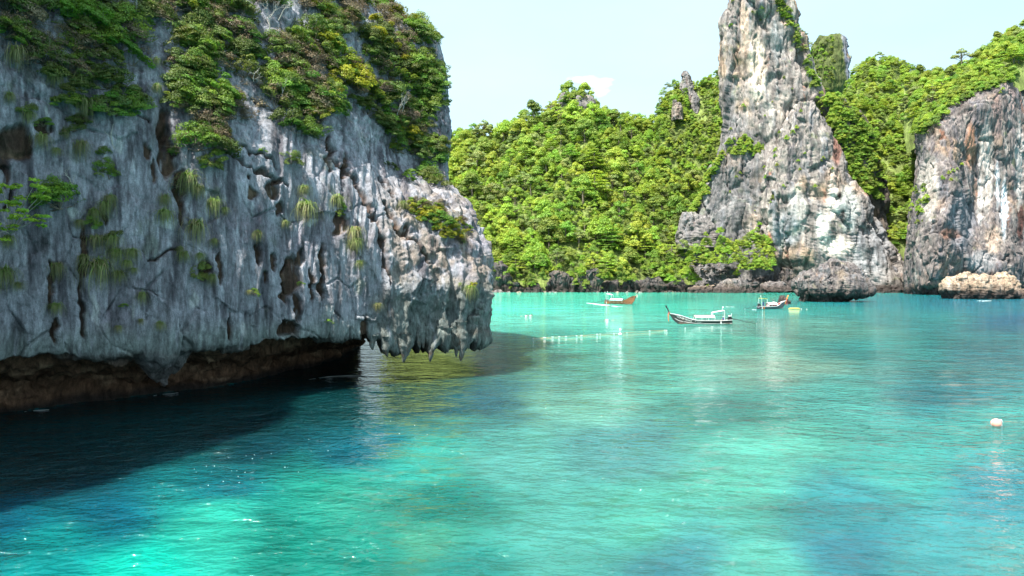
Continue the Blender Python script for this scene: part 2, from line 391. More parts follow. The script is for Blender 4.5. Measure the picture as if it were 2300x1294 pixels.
def build_near_cliff():
    #        z:    foot and lip and wall ... each row: list of (px, Y) per column
    cols = 17
    zs = [-2.5, 0.0, 1.6, 3.0, 3.9, 4.15, 5.2, 8.0, 11.5, 13.5, 16.0, 18.5, 21.0, 25.0, 30.0, 36.0, 46.0, 60.0, 66.0]
    foot = [(-16000, 9), (-7000, 12), (-2600, 18), (-1500, 25), (-850, 32), (-370, 39), (0, 46), (250, 50.5), (500, 57), (690, 68), (780, 80), (800, 92), (790, 102), (780, 112), (760, 124), (700, 136), (560, 150)]
    foot2 = [(x + (22 if 780 <= x <= 800 and y > 75 else 0), y - .6) for x, y in foot]
    lip = [(-14000, 6), (-6000, 9), (-2100, 14.2), (-1250, 20), (-700, 27), (-300, 34), (0, 40), (250, 44), (500, 48.5), (690, 53), (800, 56), (905, 59), (1000, 61), (1083, 64), (1050, 76), (900, 100), (640, 130)]
    def off(base, d, dx=None):
        d = [d[0]] * 4 + list(d); dx = [0] * 4 + list(dx) if dx else None
        return [(x + (dx[k] if dx else 0), y + d[k] / math.sqrt(1 + ((x - CX) / FPX) ** 2) * (1.2 if k > 5 else .35)) for k, (x, y) in enumerate(base)]
    mid = [(0.6 * a[0] + .4 * b[0] + (25 if 780 <= a[0] <= 800 and a[1] > 75 else 0), 0.45 * a[1] + .55 * b[1]) for a, b in zip(foot, lip)]
    ceil_ = [(0.2 * a[0] + .8 * b[0], 0.16 * a[1] + .84 * b[1]) for a, b in zip(foot, lip)]
    rows = [foot, foot, foot2, mid, ceil_, lip,
            off(lip, [-.2] * 6 + [-.3, -.4, -.5, -.2, 0, 0, 0], [0] * 9 + [3, 0, 0, 0]),
            off(lip, [-.3, -.3, -.3, -.2, -.2, -.3, -.2, -.6, -.6, 0, 0, 0, 0], [0] * 9 + [7, 5, 0, 0]),
            off(lip, [0, 0, .1, .2, .2, .1, .2, .2, .8, 1, 1, 0, 0], [0] * 9 + [2, 0, 0, 0]),
            off(lip, [.2, .2, .3, .4, .4, .4, .8, 1.2, 2.0, 2.6, 2, 0, 0], [0] * 8 + [-4, -22, -18, 0, 0]),
            off(lip, [.4, .4, .5, .7, .7, .8, 1.9, 3.0, 4.2, 4.6, 4, 0, 0], [0] * 7 + [-4, -20, -47, -40, 0, 0]),
            off(lip, [.6, .6, .8, 1.0, 1.2, 1.6, 3.4, 5.4, 7.2, 6.6, 6, 0, 0], [0] * 7 + [-20, -50, -79, -70, -20, 0]),
            off(lip, [1, 1, 1.2, 1.6, 2.2, 3.2, 5.0, 7.0, 8.6, 8.0, 8, 0, 0], [0] * 7 + [-30, -60, -80, -70, -30, 0]),
            off(lip, [2, 2, 2.4, 3.0, 3.9, 5.2, 7.2, 8.6, 9.6, 9.0, 9, 0, 0], [0] * 7 + [-30, -60, -74, -66, -30, 0]),
            off(lip, [4, 4, 4.6, 5.2, 6.2, 7.6, 9.0, 10.2, 11, 10.6, 10, 0, 0], [0] * 7 + [-35, -65, -90, -80, -40, 0]),
            off(lip, [7, 7, 7.6, 8.4, 9.4, 10.8, 12, 12.8, 13, 12.8, 12, 0, 0], [0] * 7 + [-40, -80, -112, -100, -40, 0]),
            off(lip, [14, 14, 14.6, 15.4, 16, 17, 18, 18, 18, 18, 16, 0, 0], [0] * 5 + [-30, -80, -160, -250, -330, -300, -200, 0]),
            off(lip, [26] * 11 + [5, 2], [0] * 4 + [-50, -160, -260, -350, -440, -520, -490, -340, 0]),
            off(lip, [60] * 11 + [30, 20], [0] * 4 + [-60, -180, -290, -390, -490, -570, -540, -380, 0])]
    net = np.zeros((cols, len(zs), 3))
    for r, (z, row) in enumerate(zip(zs, rows)):
        for c, (px, Y) in enumerate(row):
            net[c, r] = ((px - CX) / FPX * Y, Y, z)
    # resample: columns dense inside the frame
    dens_c = [6, 12, 14, 14, 16, 24, 90, 90, 84, 56, 60, 60, 52, 46, 20, 8]
    cu = np.concatenate([np.linspace(k, k + 1, n, endpoint=False) for k, n in enumerate(dens_c)] + [[16.0]])
    dens_r = [2, 12, 14, 12, 8, 12, 40, 46, 28, 34, 30, 26, 38, 40, 40, 16, 6, 2]
    rv = np.concatenate([np.linspace(k, k + 1, n, endpoint=False) for k, n in enumerate(dens_r)] + [[len(zs) - 1.0]])
    A = catmull(net, cu)
    V = catmull(A.transpose(1, 0, 2), rv).transpose(1, 0, 2).copy()
    nrm = -grid_normals(V)
    # face outward: towards the camera for the front columns
    mid_i = len(cu) // 3
    if nrm[mid_i, len(rv) // 2, 1] > 0: nrm = -nrm
    px, py = proj(V)
    z = V[..., 2]
    s = np.cumsum(np.linalg.norm(np.diff(V[:, 60], axis=0, prepend=V[:1, 60]), axis=1))[:, None] * np.ones_like(z)
    notch = 1 - sm(z, 3.6, 4.4)
    wall = 1 - notch
    tip = sm(px, 800, 900) * wall * sm(py, 380, 470)
    upper = sm(z, 17, 24)
    P = V.copy()
    Q = np.stack([s, V[..., 1] * .3, z], -1)
    big = fbm(V / 9.0, 3, 1) * 0.5
    pan = fbm(np.stack([s / 5.5, z / 22, z * 0 + 2], -1), 3, 2) * 0.42
    w_ = fbm(Q / 3.0, 2, 77)
    fl = fbm(np.stack([(s + w_ * .5) / 1.35, z / 14.0, z * 0], -1), 3, 3, ridged=True) * 0.42
    fl2 = fbm(np.stack([(s + w_ * .3) / .45, z / 5., z * 0 + 5], -1), 2, 4, ridged=True) * 0.15
    f1, f21, cv = worley(np.stack([(s + w_ * .6) / 2.3, z * 0 + .5, (z + .5 * s + w_) / 3.6], -1), 5)
    blocks = (cv - .5) * .34 - (1 - sm(f21, 0, .05)) * .22 * sm(fbm(V / 3., 2, 6), -.1, .3)
    f1b, f21b, cvb = worley(np.stack([(s + .4 * w_) / .8, V[..., 1] * .1, (z + .35 * s) / .55], -1), 8)
    small = ((cvb - .5) * .28 - (1 - sm(f21b, 0, .16)) * .10)
    rug = fbm(V / 1.3, 4, 11, ridged=True) * .34
    d = big * wall + pan * wall + (fl * 1.0 + fl2) * wall * (1 - .55 * upper) * (1 - .4 * tip) + blocks * wall + small * wall * (0.25 + .75 * upper) + rug * (tip * 1.5 + upper * .5)
    # fretted knobs on the tip
    k1, k21, kc = worley(np.stack([s / 1.5, V[..., 1] * .2, z / 2.2], -1), 15)
    d += tip * ((.55 - k1) * .9)
    n1_, n21_, nc_ = worley(V / np.array([2.6, 2.6, 1.3]), 27)
    d += notch * (fbm(V / 4.0, 4, 21) * 1.5 + fbm(V / 1.1, 4, 25) * .5 + (nc_ - .5) * .7)
    # hollows, cracks and the hanging buttress inside the notch
    wpx = px + fbm(V / .9, 2, 33) * 12; wpy = py + fbm(V / .9, 2, 37) * 16
    hol = np.zeros_like(z)
    for (hx, hy, rx, ry, dep) in HOLLOWS:
        e = np.sqrt(((wpx - hx) / rx) ** 2 + ((wpy - hy) / ry) ** 2)
        h = 1 - sm(e, .78, 1.12)
        hol = np.maximum(hol, h); d -= h * dep * 0.8
    cra = np.zeros_like(z)
    for a, b_, w in CRACKS:
        h = 1 - sm(segd(wpx, wpy, a, b_), w * .35, w * 1.1); cra = np.maximum(cra, h); d -= h * .5
    but = np.clip(1 - np.abs(px - 362) / (92 * np.clip((858 - py) / 75, 0.05, 1)), 0, 1) * ((py > 770) & (py < 862)) * notch
    d += sm(but, 0, .6) * .8
    fade = sm(cu, 0, .2)[:, None]
    V = V + nrm * (d * fade)[..., None]
    # ragged, dripping lower edge at the tip
    drip = fbm(np.stack([s / 1.1, z * 0, z * 0 + 9], -1), 3, 41, ridged=True)
    drip_a = sm(px, 780, 900) * (1 - sm(z, 4.2, 7.5)) * sm(z, 2.8, 4.0)
    V[..., 2] -= drip_a * np.clip(drip + .15, 0, 1) * 1.5
    V[..., 2] += wall * (1 - sm(z, 4.2, 6.0)) * fbm(np.stack([s / 2.4, z * 0, z * 0 + 4], -1), 3, 43) * .5 * (1 - sm(px, 700, 850))
    # ------------- colours
    base = np.array([.245, .248, .278])
    c = np.broadcast_to(base, V.shape).copy()
    st = fbm(np.stack([s / .9, z / 8., z * 0], -1), 4, 51)
    c = mix(c, [.085, .08, .095], sm(st, .0, .30) * .9)
    st2 = fbm(np.stack([s / 1.7, z / 7., z * 0 + 3], -1), 4, 52)
    c = mix(c, [.37, .365, .41], sm(st2, .05, .4) * .8)
    c = mix(c, [.46, .47, .50], sm(fbm(np.stack([s / .8, z / 3., z * 0 + 7], -1), 3, 57), .30, .5) * .85)
    c = mix(c, [.19, .165, .195], sm(fbm(V / 5., 3, 53), .05, .4) * .6)
    c = mix(c, [.12, .145, .10], sm(fbm(V / 2.2, 4, 54), .22, .5) * .55)
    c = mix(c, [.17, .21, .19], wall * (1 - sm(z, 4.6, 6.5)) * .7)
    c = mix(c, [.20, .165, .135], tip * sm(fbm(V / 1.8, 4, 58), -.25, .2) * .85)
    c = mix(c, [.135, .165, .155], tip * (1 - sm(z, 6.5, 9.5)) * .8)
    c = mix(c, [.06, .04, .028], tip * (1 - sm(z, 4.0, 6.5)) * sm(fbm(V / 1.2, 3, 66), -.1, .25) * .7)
    c = mix(c, [.10, .105, .10], upper * sm(fbm(V / 1.6, 4, 59), .0, .4) * .6)
    brown = np.array([.055, .027, .014])
    bn = mix(np.array([.062, .034, .020]), [.13, .085, .05], sm(fbm(V / 1.2, 4, 61), .0, .5))
    c = mix(c, bn, hol * .95)
    c = mix(c, brown * 1.2, cra * .85)
    c = mix(c, [.045, .04, .045], sm(fbm(np.stack([s / .55, z / 4.5, z * 0 + 11], -1), 4, 63), .18, .42) * .7)
    c = mix(c, [.37, .38, .42], sm(fbm(np.stack([s / .35, z / 2.2, z * 0 + 17], -1), 3, 64), .2, .45) * .55)
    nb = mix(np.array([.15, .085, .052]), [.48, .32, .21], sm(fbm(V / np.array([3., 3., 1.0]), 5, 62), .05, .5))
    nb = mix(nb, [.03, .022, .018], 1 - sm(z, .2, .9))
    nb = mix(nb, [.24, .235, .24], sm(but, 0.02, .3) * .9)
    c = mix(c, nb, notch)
    for (hx, hy, rx, ry) in [(212, 695, 12, 34), (430, 672, 9, 22), (107, 262, 6, 36), (372, 500, 24, 14), (160, 480, 10, 18), (700, 500, 16, 10), (295, 700, 5, 18), (265, 330, 10, 26), (545, 740, 8, 22), (740, 700, 10, 14)]:
        e = np.sqrt(((wpx - hx) / rx) ** 2 + ((wpy - hy) / ry) ** 2)
        c = mix(c, [.42, .43, .43], (1 - sm(e, .6, 1.1)) * .85)
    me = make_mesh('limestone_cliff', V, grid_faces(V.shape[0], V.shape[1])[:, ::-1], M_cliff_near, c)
    o = obj('limestone_cliff', me)
    tag(o, 'grey overhanging limestone cliff filling the left, undercut by a dark sea notch', kind='structure')
    return V, o
NEAR_V, near_cliff = build_near_cliff()

def ndc_index(V, closed=False, cell=4.0):
    """front surface lookup: photo pixel cell -> point and normal"""
    n = grid_normals(V, closed)
    px, py = proj(V)
    ok = (px > -60) & (px < 2360) & (py > -120) & (py < 1000) & (V[..., 1] > 1)
    idx = np.argwhere(ok)
    p = V[ok]; nn = n[ok]; X = px[ok]; Yy = py[ok]
    view = p - np.array([0, 0, CAMZ]); view /= np.linalg.norm(view, axis=1, keepdims=True)
    flip = (nn * view).sum(1) > 0
    nn[flip] *= -1
    dist = p[:, 1]
    key = (np.round(X / cell).astype(int), np.round(Yy / cell).astype(int))
    order = np.argsort(-dist)
    D = {}
    for k in order: D[(key[0][k], key[1][k])] = k
    return D, p, nn, cell
class Surf:
    def __init__(s, V, closed=False, cell=4.0):
        s.D, s.p, s.n, s.cell = ndc_index(V, closed, cell)
    def at(s, px, py, r=3):
        kx, ky = round(px / s.cell), round(py / s.cell)
        best = None
        for q in range(r + 1):
            for a in range(-q, q + 1):
                for b in range(-q, q + 1):
                    if max(abs(a), abs(b)) != q: continue
                    k = s.D.get((kx + a, ky + b))
                    if k is not None: return s.p[k], s.n[k]
        return None
NEAR = Surf(NEAR_V)

# stalactites under the tip of the cliff
def lathe_rough(name, L, r0, seed, mat, col):
    nu, nv = 14, 22
    th = np.linspace(0, 2 * np.pi, nu, endpoint=False)[:, None]; t = np.linspace(0, 1, nv)[None, :]
    bulge = 1 + .30 * np.sin(t * 9 + seed) * (1 - t)
    r = r0 * (1 - t) ** .55 * bulge + .02
    x = r * np.cos(th); y = r * np.sin(th); zz = -L * t + 0 * th
    V = np.stack([x, y, zz], -1)
    V[..., 0] += .25 * r0 * np.sin(t * 4 + seed * 1.7); V[..., 1] += .2 * r0 * np.cos(t * 3 + seed)
    n = fbm(V / .35 + seed * 9, 3, 3)
    V[..., :2] *= (1 + .42 * n)[..., None]
    c = mix(np.array(col), [.13, .10, .075], sm(fbm(V / .5 + seed, 3, 8), -.1, .3) * (.3 + .7 * sm(t + 0 * th, .3, .9)))
    return make_mesh(name, V, grid_faces(nu, nv, True), mat, c)
for k, (px, py, L, r) in enumerate([(842, 772, .9, .35), (868, 776, 1.2, .4), (905, 770, 1.7, .5), (922, 772, 1.3, .45), (940, 756, 1.2, .32), (958, 752, 1.0, .3), (970, 758, 2.0, .42), (985, 752, 1.0, .28), (1003, 756, 1.5, .4), (1020, 752, 1.9, .42), (1040, 750, 2.2, .5), (1052, 745, 1.6, .4), (1066, 728, 1.6, .5), (1076, 715, 1.2, .42), (1030, 742, 1.7, .4), (888, 770, .9, .3), (948, 742, 1.6, .4), (995, 738, 1.6, .4), (1080, 700, 1.2, .35)]):
    h = NEAR.at(px, min(py, 740) - 6, 8)
    if h is None: continue
    o = obj('stalactite', lathe_rough('stalactite', L * 1.45, r * .98, k + 1, M_cliff_near, (.15, .17, .16)), near_cliff)
    p, n = h
    o.location = (p[0] - n[0] * .1, p[1] - n[1] * .1 + .15, CAMZ + (HY - py) / FPX * p[1] + .75)

# ------------------------------------------------------------------ far rocks: towers and walls
def tower(rows, Yc, ratio, seed, amp, nu=160, nv=160, sup=2.4, top_round=True, flute=1.0, dYtop=0.0, pal=None, streak=6.0, cell=9.0):
    """rows: (photo y, photo left x, photo right x) from the top down; a closed rock body around depth Yc"""
    rows = sorted(rows)
    ry_ = np.array([r[0] for r in rows], float)
    t = np.linspace(0, 1, nv)
    py = ry_[0] + (ry_[-1] - ry_[0]) * t
    l = np.interp(py, ry_, [r[1] for r in rows]); r = np.interp(py, ry_, [r[2] for r in rows])
    Yl = Yc + dYtop * (1 - t)
    cx = (l + r) / 2; rx = (r - l) / 2
    th = np.linspace(0, 2 * np.pi, nu, endpoint=False)[:, None]
    ct, s_t = np.cos(th), np.sin(th)
    e = 2.0 / sup
    ux = np.sign(ct) * np.abs(ct) ** e; uy = np.sign(s_t) * np.abs(s_t) ** e
    RX = rx / FPX * Yl
    X = (cx - CX) / FPX * Yl + RX * ux
    RY = np.minimum(RX * ratio, RX.max() * ratio * .75 + RX * ratio * .25)
    Y = Yl + RY * ratio ** 0 - RY * (-uy) * 1.0
    Y = Yl + RY * uy + 0 * X
    Z = CAMZ + (HY - py) / FPX * Yl + 0 * X
    V = np.stack([X, Y, Z], -1)
    n = grid_normals(V, True)
    c0 = V.mean(0, keepdims=True)
    if (n * (V - c0)).sum() < 0: n = -n
    s = th * RX.mean() + 0 * X
    sc = amp
    d = fbm(V / (sc * 6) + seed, 3, seed) * sc * 1.5
    wv = fbm(V / (sc * 3) + seed, 2, seed + 5)
    q = np.stack([(V[..., 0]) / cell + wv * .5, V[..., 1] / cell, V[..., 2] / (cell * 6)], -1)
    f1, f21, cv = worley(q, seed + 2)
    d += (cv - .5) * sc * 1.7 - (1 - sm(f21, 0, .12)) * sc * .5
    q = np.stack([(V[..., 0]) / cell * 3 + wv, V[..., 1] / cell * 3, V[..., 2] / (cell * 3.2)], -1)
    f1, f21, cv2 = worley(q, seed + 3)
    d += (cv2 - .5) * sc * .32 - (1 - sm(f21, 0, .15)) * sc * .2
    d += fbm(np.stack([V[..., 0] / (sc * .9), V[..., 1] / (sc * .9), V[..., 2] / (sc * 6)], -1), 3, seed + 9, ridged=True) * sc * .5 * flute
    d += fbm(V / (sc * .7), 3, seed + 12) * sc * .14
    V = V + n * d[..., None]
    # closing lid
    top = V[:, :1].mean(0, keepdims=True).repeat(nu, 0)
    V = np.concatenate([top, V], 1)
    W = V
    pal = pal or FARPAL
    c = far_colour(W, seed, pal, streak)
    return V, c
FARPAL = dict(base=(.225, .20, .185), dark=(.070, .065, .070), light=(.37, .34, .30), warm=(.35, .25, .17), rust=(.26, .12, .075), blue=(.165, .175, .195), green=(.20, .24, .10))
def far_colour(W, seed, pal, streak):
    z = W[..., 2]
    S = np.stack([W[..., 0] / streak * 1.5, W[..., 1] / streak * 1.5, z / (streak * 7)], -1) + fbm(W / (streak * 2), 2, seed)[..., None] * .25
    c = np.broadcast_to(np.array(pal['base']), W.shape).copy()
    c = mix(c, pal['dark'], sm(fbm(S * 1.6, 4, seed + 21), .02, .32) * .85)
    c = mix(c, pal['light'], sm(fbm(S * 1.1 + 4, 4, seed + 22), .08, .4) * .85)
    c = mix(c, pal['warm'], sm(fbm(W / (streak * 4), 4, seed + 23), .08, .4) * .75)
    c = mix(c, pal['blue'], sm(fbm(S * .8 + 9, 3, seed + 24), .05, .4) * .7)
    c = mix(c, pal['rust'], sm(fbm(S * 1.0 + 14, 4, seed + 25), .30, .5) * .8)
    c = mix(c, pal['green'], sm(fbm(W / (streak * 1.5), 4, seed + 26), .25, .45) * .6)
    c = mix(c, np.array(pal['dark']) * .8, sm(fbm(S * 3.2 + 31, 4, seed + 27), .12, .38) * .6)
    c = mix(c, (.06, .045, .04), 1 - sm(z, 1.5, 6.5))
    return c
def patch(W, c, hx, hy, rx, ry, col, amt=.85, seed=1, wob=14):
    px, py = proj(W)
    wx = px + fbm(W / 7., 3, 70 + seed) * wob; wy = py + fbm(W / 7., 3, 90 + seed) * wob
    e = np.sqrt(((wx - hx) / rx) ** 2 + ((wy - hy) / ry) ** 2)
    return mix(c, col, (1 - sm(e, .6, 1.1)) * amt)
def tower_obj(name, args, closed=True, parent=None, post=None, **k):
    V, c = tower(*args, **k)
    if post: c = post(V, c)
    me = make_mesh(name, V, grid_faces(V.shape[0], V.shape[1], True), M_cliff_far, c)
    return obj(name, me, parent), V

pin = empty('limestone_pinnacle', (P3(1800, 660, 400)[0], 400, 0))
tag(pin, 'tall pale limestone spire rising out of the top of the photo above the dark boulder', kind='structure')
def rel(o, root):
    o.matrix_parent_inverse = Matrix.Translation(root.location).inverted(); return o
def pin_paint(W, c):
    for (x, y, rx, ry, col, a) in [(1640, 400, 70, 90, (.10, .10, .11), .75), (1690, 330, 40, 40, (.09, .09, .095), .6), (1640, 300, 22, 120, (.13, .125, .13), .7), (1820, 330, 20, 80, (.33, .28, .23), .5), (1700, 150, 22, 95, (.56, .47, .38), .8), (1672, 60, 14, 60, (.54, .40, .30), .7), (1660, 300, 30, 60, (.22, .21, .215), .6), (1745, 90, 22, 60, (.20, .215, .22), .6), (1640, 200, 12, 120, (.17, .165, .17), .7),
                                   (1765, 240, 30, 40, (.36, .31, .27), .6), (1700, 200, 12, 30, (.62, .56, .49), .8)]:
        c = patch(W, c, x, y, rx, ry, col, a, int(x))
    return c
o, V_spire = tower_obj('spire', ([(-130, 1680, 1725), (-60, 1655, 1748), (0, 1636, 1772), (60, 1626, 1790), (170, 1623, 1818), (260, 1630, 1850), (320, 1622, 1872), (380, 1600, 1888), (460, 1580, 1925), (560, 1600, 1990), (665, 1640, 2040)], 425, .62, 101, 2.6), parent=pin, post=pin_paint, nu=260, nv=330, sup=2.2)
rel(o, pin)
def but_paint(W, c):
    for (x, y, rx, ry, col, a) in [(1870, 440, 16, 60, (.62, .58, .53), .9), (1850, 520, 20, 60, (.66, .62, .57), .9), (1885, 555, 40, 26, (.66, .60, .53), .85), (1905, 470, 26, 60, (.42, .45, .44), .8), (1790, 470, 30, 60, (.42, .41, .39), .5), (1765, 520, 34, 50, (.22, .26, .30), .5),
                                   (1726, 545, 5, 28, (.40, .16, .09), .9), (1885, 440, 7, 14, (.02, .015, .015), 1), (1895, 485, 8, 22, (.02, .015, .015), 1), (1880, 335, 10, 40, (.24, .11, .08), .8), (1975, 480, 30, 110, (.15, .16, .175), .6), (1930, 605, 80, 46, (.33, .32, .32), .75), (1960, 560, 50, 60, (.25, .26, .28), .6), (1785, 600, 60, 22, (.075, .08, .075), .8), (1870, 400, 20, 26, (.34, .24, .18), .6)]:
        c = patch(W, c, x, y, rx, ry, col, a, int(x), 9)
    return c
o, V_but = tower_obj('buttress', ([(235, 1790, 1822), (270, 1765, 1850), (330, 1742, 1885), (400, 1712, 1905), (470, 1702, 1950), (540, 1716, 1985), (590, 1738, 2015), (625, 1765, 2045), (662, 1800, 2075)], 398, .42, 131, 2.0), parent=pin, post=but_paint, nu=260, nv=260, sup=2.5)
rel(o, pin)
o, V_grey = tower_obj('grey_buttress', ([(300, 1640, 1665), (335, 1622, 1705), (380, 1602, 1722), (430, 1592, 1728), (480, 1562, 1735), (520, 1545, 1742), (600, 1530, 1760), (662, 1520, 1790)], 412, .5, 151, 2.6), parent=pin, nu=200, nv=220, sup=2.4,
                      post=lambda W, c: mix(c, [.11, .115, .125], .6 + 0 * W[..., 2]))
rel(o, pin); o['label'] = 'darker grey rock buttress low on the left of the spire'

V_sh, c_sh = tower([(225, 1850, 1890), (255, 1852, 1925), (300, 1862, 1952), (350, 1880, 1970), (400, 1890, 1982), (440, 1896, 1988), (520, 1915, 2000), (600, 1930, 2010)], 404, .55, 163, 2.0, nu=110, nv=100)
o = obj('shoulder', make_mesh('shoulder', V_sh, grid_faces(*V_sh.shape[:2], True), M_cliff_far, c_sh * .42), pin); rel(o, pin); o['label'] = 'dark wooded shoulder on the right flank of the spire'

# right-hand cliff wall
def wall_net(rows, seed, amp, nu, nv, streak, post=None, cell=9.0):
    """rows: list of (z or py, [(px, Y)...]); first item photo y at that point"""
    net = np.array([[P3(px, py, Y) for (px, py, Y) in row] for row in rows]).transpose(1, 0, 2)
    cu = np.linspace(0, net.shape[0] - 1, nu); rv = np.linspace(0, net.shape[1] - 1, nv)
    V = catmull(catmull(net, cu).transpose(1, 0, 2), rv).transpose(1, 0, 2)
    n = grid_normals(V)
    if n[..., 1].mean() > 0: n = -n
    sc = amp
    wv = fbm(V / (sc * 3) + seed, 2, seed + 5)
    d = fbm(V / (sc * 6) + seed, 3, seed) * sc * 1.2
    f1, f21, cv = worley(np.stack([V[..., 0] / cell + wv * .5, V[..., 1] / cell, V[..., 2] / (cell * 2.4)], -1), seed + 2)
    d += (cv - .5) * sc * 1.0 - (1 - sm(f21, 0, .12)) * sc * .5
    f1, f21, cv2 = worley(np.stack([V[..., 0] / cell * 3 + wv, V[..., 1] / cell * 3, V[..., 2] / (cell * .9)], -1), seed + 3)
    d += (cv2 - .5) * sc * .35 - (1 - sm(f21, 0, .15)) * sc * .2
    d += fbm(np.stack([V[..., 0] / (sc * .9), V[..., 1] / (sc * .9), V[..., 2] / (sc * 6)], -1), 3, seed + 9, ridged=True) * sc * .4
    V = V + n * d[..., None]
    c = far_colour(V, seed, FARPAL, streak)
    if post: c = post(V, c)
    return V, c
def right_paint(W, c):
    c = c * np.array([.74, .72, .74])
    c = mix(c, [.10, .09, .10], sm(fbm(np.stack([W[..., 0] / 2.2, W[..., 1] / 2.2, W[..., 2] / 26.], -1), 4, 77), .05, .35) * .7)
    for (x, y, rx, ry, col, a) in [(2255, 470, 9, 75, (.66, .68, .72), .95), (2215, 380, 20, 120, (.46, .43, .40), .7), (2180, 330, 14, 60, (.34, .17, .10), .75), (2160, 500, 34, 80, (.15, .155, .175), .75), (2290, 380, 10, 120, (.5, .47, .45), .6),
                                   (2293, 500, 9, 50, (.07, .03, .025), .95), (2230, 540, 22, 40, (.36, .28, .22), .6), (2135, 525, 26, 16, (.17, .08, .05), .7), (2240, 260, 12, 60, (.20, .14, .13), .6), (2085, 420, 26, 80, (.42, .39, .35), .6), (2275, 220, 14, 50, (.16, .12, .12), .6),
                                   (2190, 615, 60, 16, (.12, .06, .045), .6), (2205, 590, 40, 30, (.30, .30, .31), .6), (2240, 420, 6, 60, (.60, .60, .62), .7), (2200, 450, 7, 60, (.52, .50, .48), .7)]:
        c = patch(W, c, x, y, rx, ry, col, a, int(x), 9)
    return c
rows = [[(2065, 255, 392), (2110, 236, 372), (2150, 212, 366), (2200, 185, 366), (2260, 160, 372), (2310, 140, 386), (2450, 110, 416), (2800, 90, 486)],
        [(2055, 300, 388), (2088, 285, 352), (2140, 262, 350), (2200, 240, 350), (2260, 225, 356), (2310, 215, 368), (2450, 200, 400), (2800, 190, 470)],
        [(2060, 380, 384), (2078, 375, 346), (2135, 360, 338), (2180, 350, 352), (2240, 345, 353), (2310, 340, 362), (2450, 340, 390), (2800, 340, 460)],
        [(2050, 450, 382), (2068, 450, 342), (2140, 440, 328), (2185, 440, 352), (2240, 440, 351), (2310, 440, 360), (2450, 440, 386), (2800, 440, 456)],
        [(2040, 520, 380), (2058, 515, 338), (2125, 505, 322), (2185, 515, 344), (2240, 530, 343), (2310, 530, 352), (2450, 530, 380), (2800, 530, 450)],
        [(2036, 580, 378), (2050, 575, 338), (2110, 565, 320), (2180, 570, 332), (2240, 590, 333), (2310, 590, 344), (2450, 590, 372), (2800, 590, 442)],
        [(2030, 640, 376), (2046, 640, 340), (2090, 635, 324), (2180, 630, 334), (2240, 640, 333), (2310, 640, 346), (2450, 640, 372), (2800, 640, 442)],
        [(2030, 672, 376), (2046, 672, 346), (2090, 672, 332), (2180, 672, 340), (2240, 672, 339), (2310, 672, 350), (2450, 672, 380), (2800, 672, 450)]]
V_right, c_right = wall_net(rows, 171, 1.9, 380, 300, 5.0, right_paint)
o = obj('limestone_wall', make_mesh('limestone_wall', V_right, grid_faces(*V_right.shape[:2])[:, ::-1], M_cliff_far, c_right))
tag(o, 'streaked grey and rust limestone wall at the right edge behind the tan boulder', kind='structure')

# ------------------------------------------------------------------ forested hills (height fields seen from the bay)
M_soil = rock_mat('forest_floor', 5.0, 0.5)
def hill(name, pxs, footpy, footY, ridgepy, ridgeY, prof=1.0, nu=140, nv=80, amp=3.0, seed=1, col=(.13, .17, .045), label='', back=120):
    px = np.linspace(pxs[0], pxs[-1], nu)
    f = lambda a: np.interp(px, pxs, a)[:, None]
    fy, fY, ry, rY = f(footpy), f(footY), f(ridgepy), f(ridgeY)
    t = np.concatenate([np.linspace(0, 1, nv - 12), 1 + np.linspace(0, 1, 13)[1:]])[None, :]
    tt = np.minimum(t, 1)
    Y = fY + (rY - fY) * tt + np.maximum(t - 1, 0) * back
    zf = CAMZ + (HY - fy) / FPX * fY; zr = CAMZ + (HY - ry) / FPX * rY
    Z = zf + (zr - zf) * tt ** prof - np.maximum(t - 1, 0) ** 1.5 * (zr + 6)
    X = (px[:, None] - CX) / FPX * Y
    V = np.stack([X, Y + 0 * Z, Z], -1)
    V[..., 2] += fbm(np.stack([X / 45., Y / 45., X * 0], -1), 4, seed) * amp * 2.2 * sm(tt, 0.02, .2) * (1 - .6 * sm(tt, .8, 1))
    V[..., 2] += fbm(np.stack([X / 8., Y / 8., X * 0], -1), 3, seed + 3) * amp * .3
    # skirt under water at the foot
    sk = V[:, :1].copy(); sk[..., 1] -= 3; sk[..., 2] -= 12
    V = np.concatenate([sk, V], 1)
    c = np.broadcast_to(np.array(col), V.shape) * (1 + .5 * fbm(V / 9., 3, seed + 6))[..., None]
    o = obj(name, make_mesh(name, V, grid_faces(*V.shape[:2])[:, ::-1], M_soil, c))
    tag(o, label, kind='structure')
    return V
TH = 22  # photo pixels a canopy stands above the ground
V_main = hill('hill', [860, 1010, 1060, 1110, 1160, 1230, 1262, 1300, 1330, 1350, 1400, 1480, 1540, 1700], [640] * 14, [392, 392, 392, 390, 388, 386, 386, 386, 386, 386, 388, 392, 398, 420],
              [350, 325, 300, 308, 278, 262, 232, 232, 235, 275, 268, 288, 290, 300], [560] * 14, prof=.92, nu=200, nv=130, seed=11, label='steep jungle hill closing the bay between the two cliffs')
V_hump = hill('rocky_hill', [1474, 1482, 1500, 1525, 1540, 1560, 1590, 1612, 1640, 1700], [470, 475, 480, 480, 470, 460, 450, 430, 420, 400], [480] * 10,
              [330, 232, 204, 196, 178, 200, 186, 168, 140, 140], [525] * 10, prof=.62, nu=90, nv=90, seed=21, amp=2.0, label='green rocky crag standing behind the left foot of the spire')
V_gul = hill('ravine_slope', [1800, 1880, 1940, 2000, 2060, 2110, 2160], [560, 560, 560, 560, 560, 560, 560], [404, 404, 402, 398, 392, 392, 392],
             [240, 235, 232, 235, 225, 235, 225], [470] * 7, prof=.9, nu=90, nv=80, seed=31, label='dark overgrown ravine between the spire and the right wall')
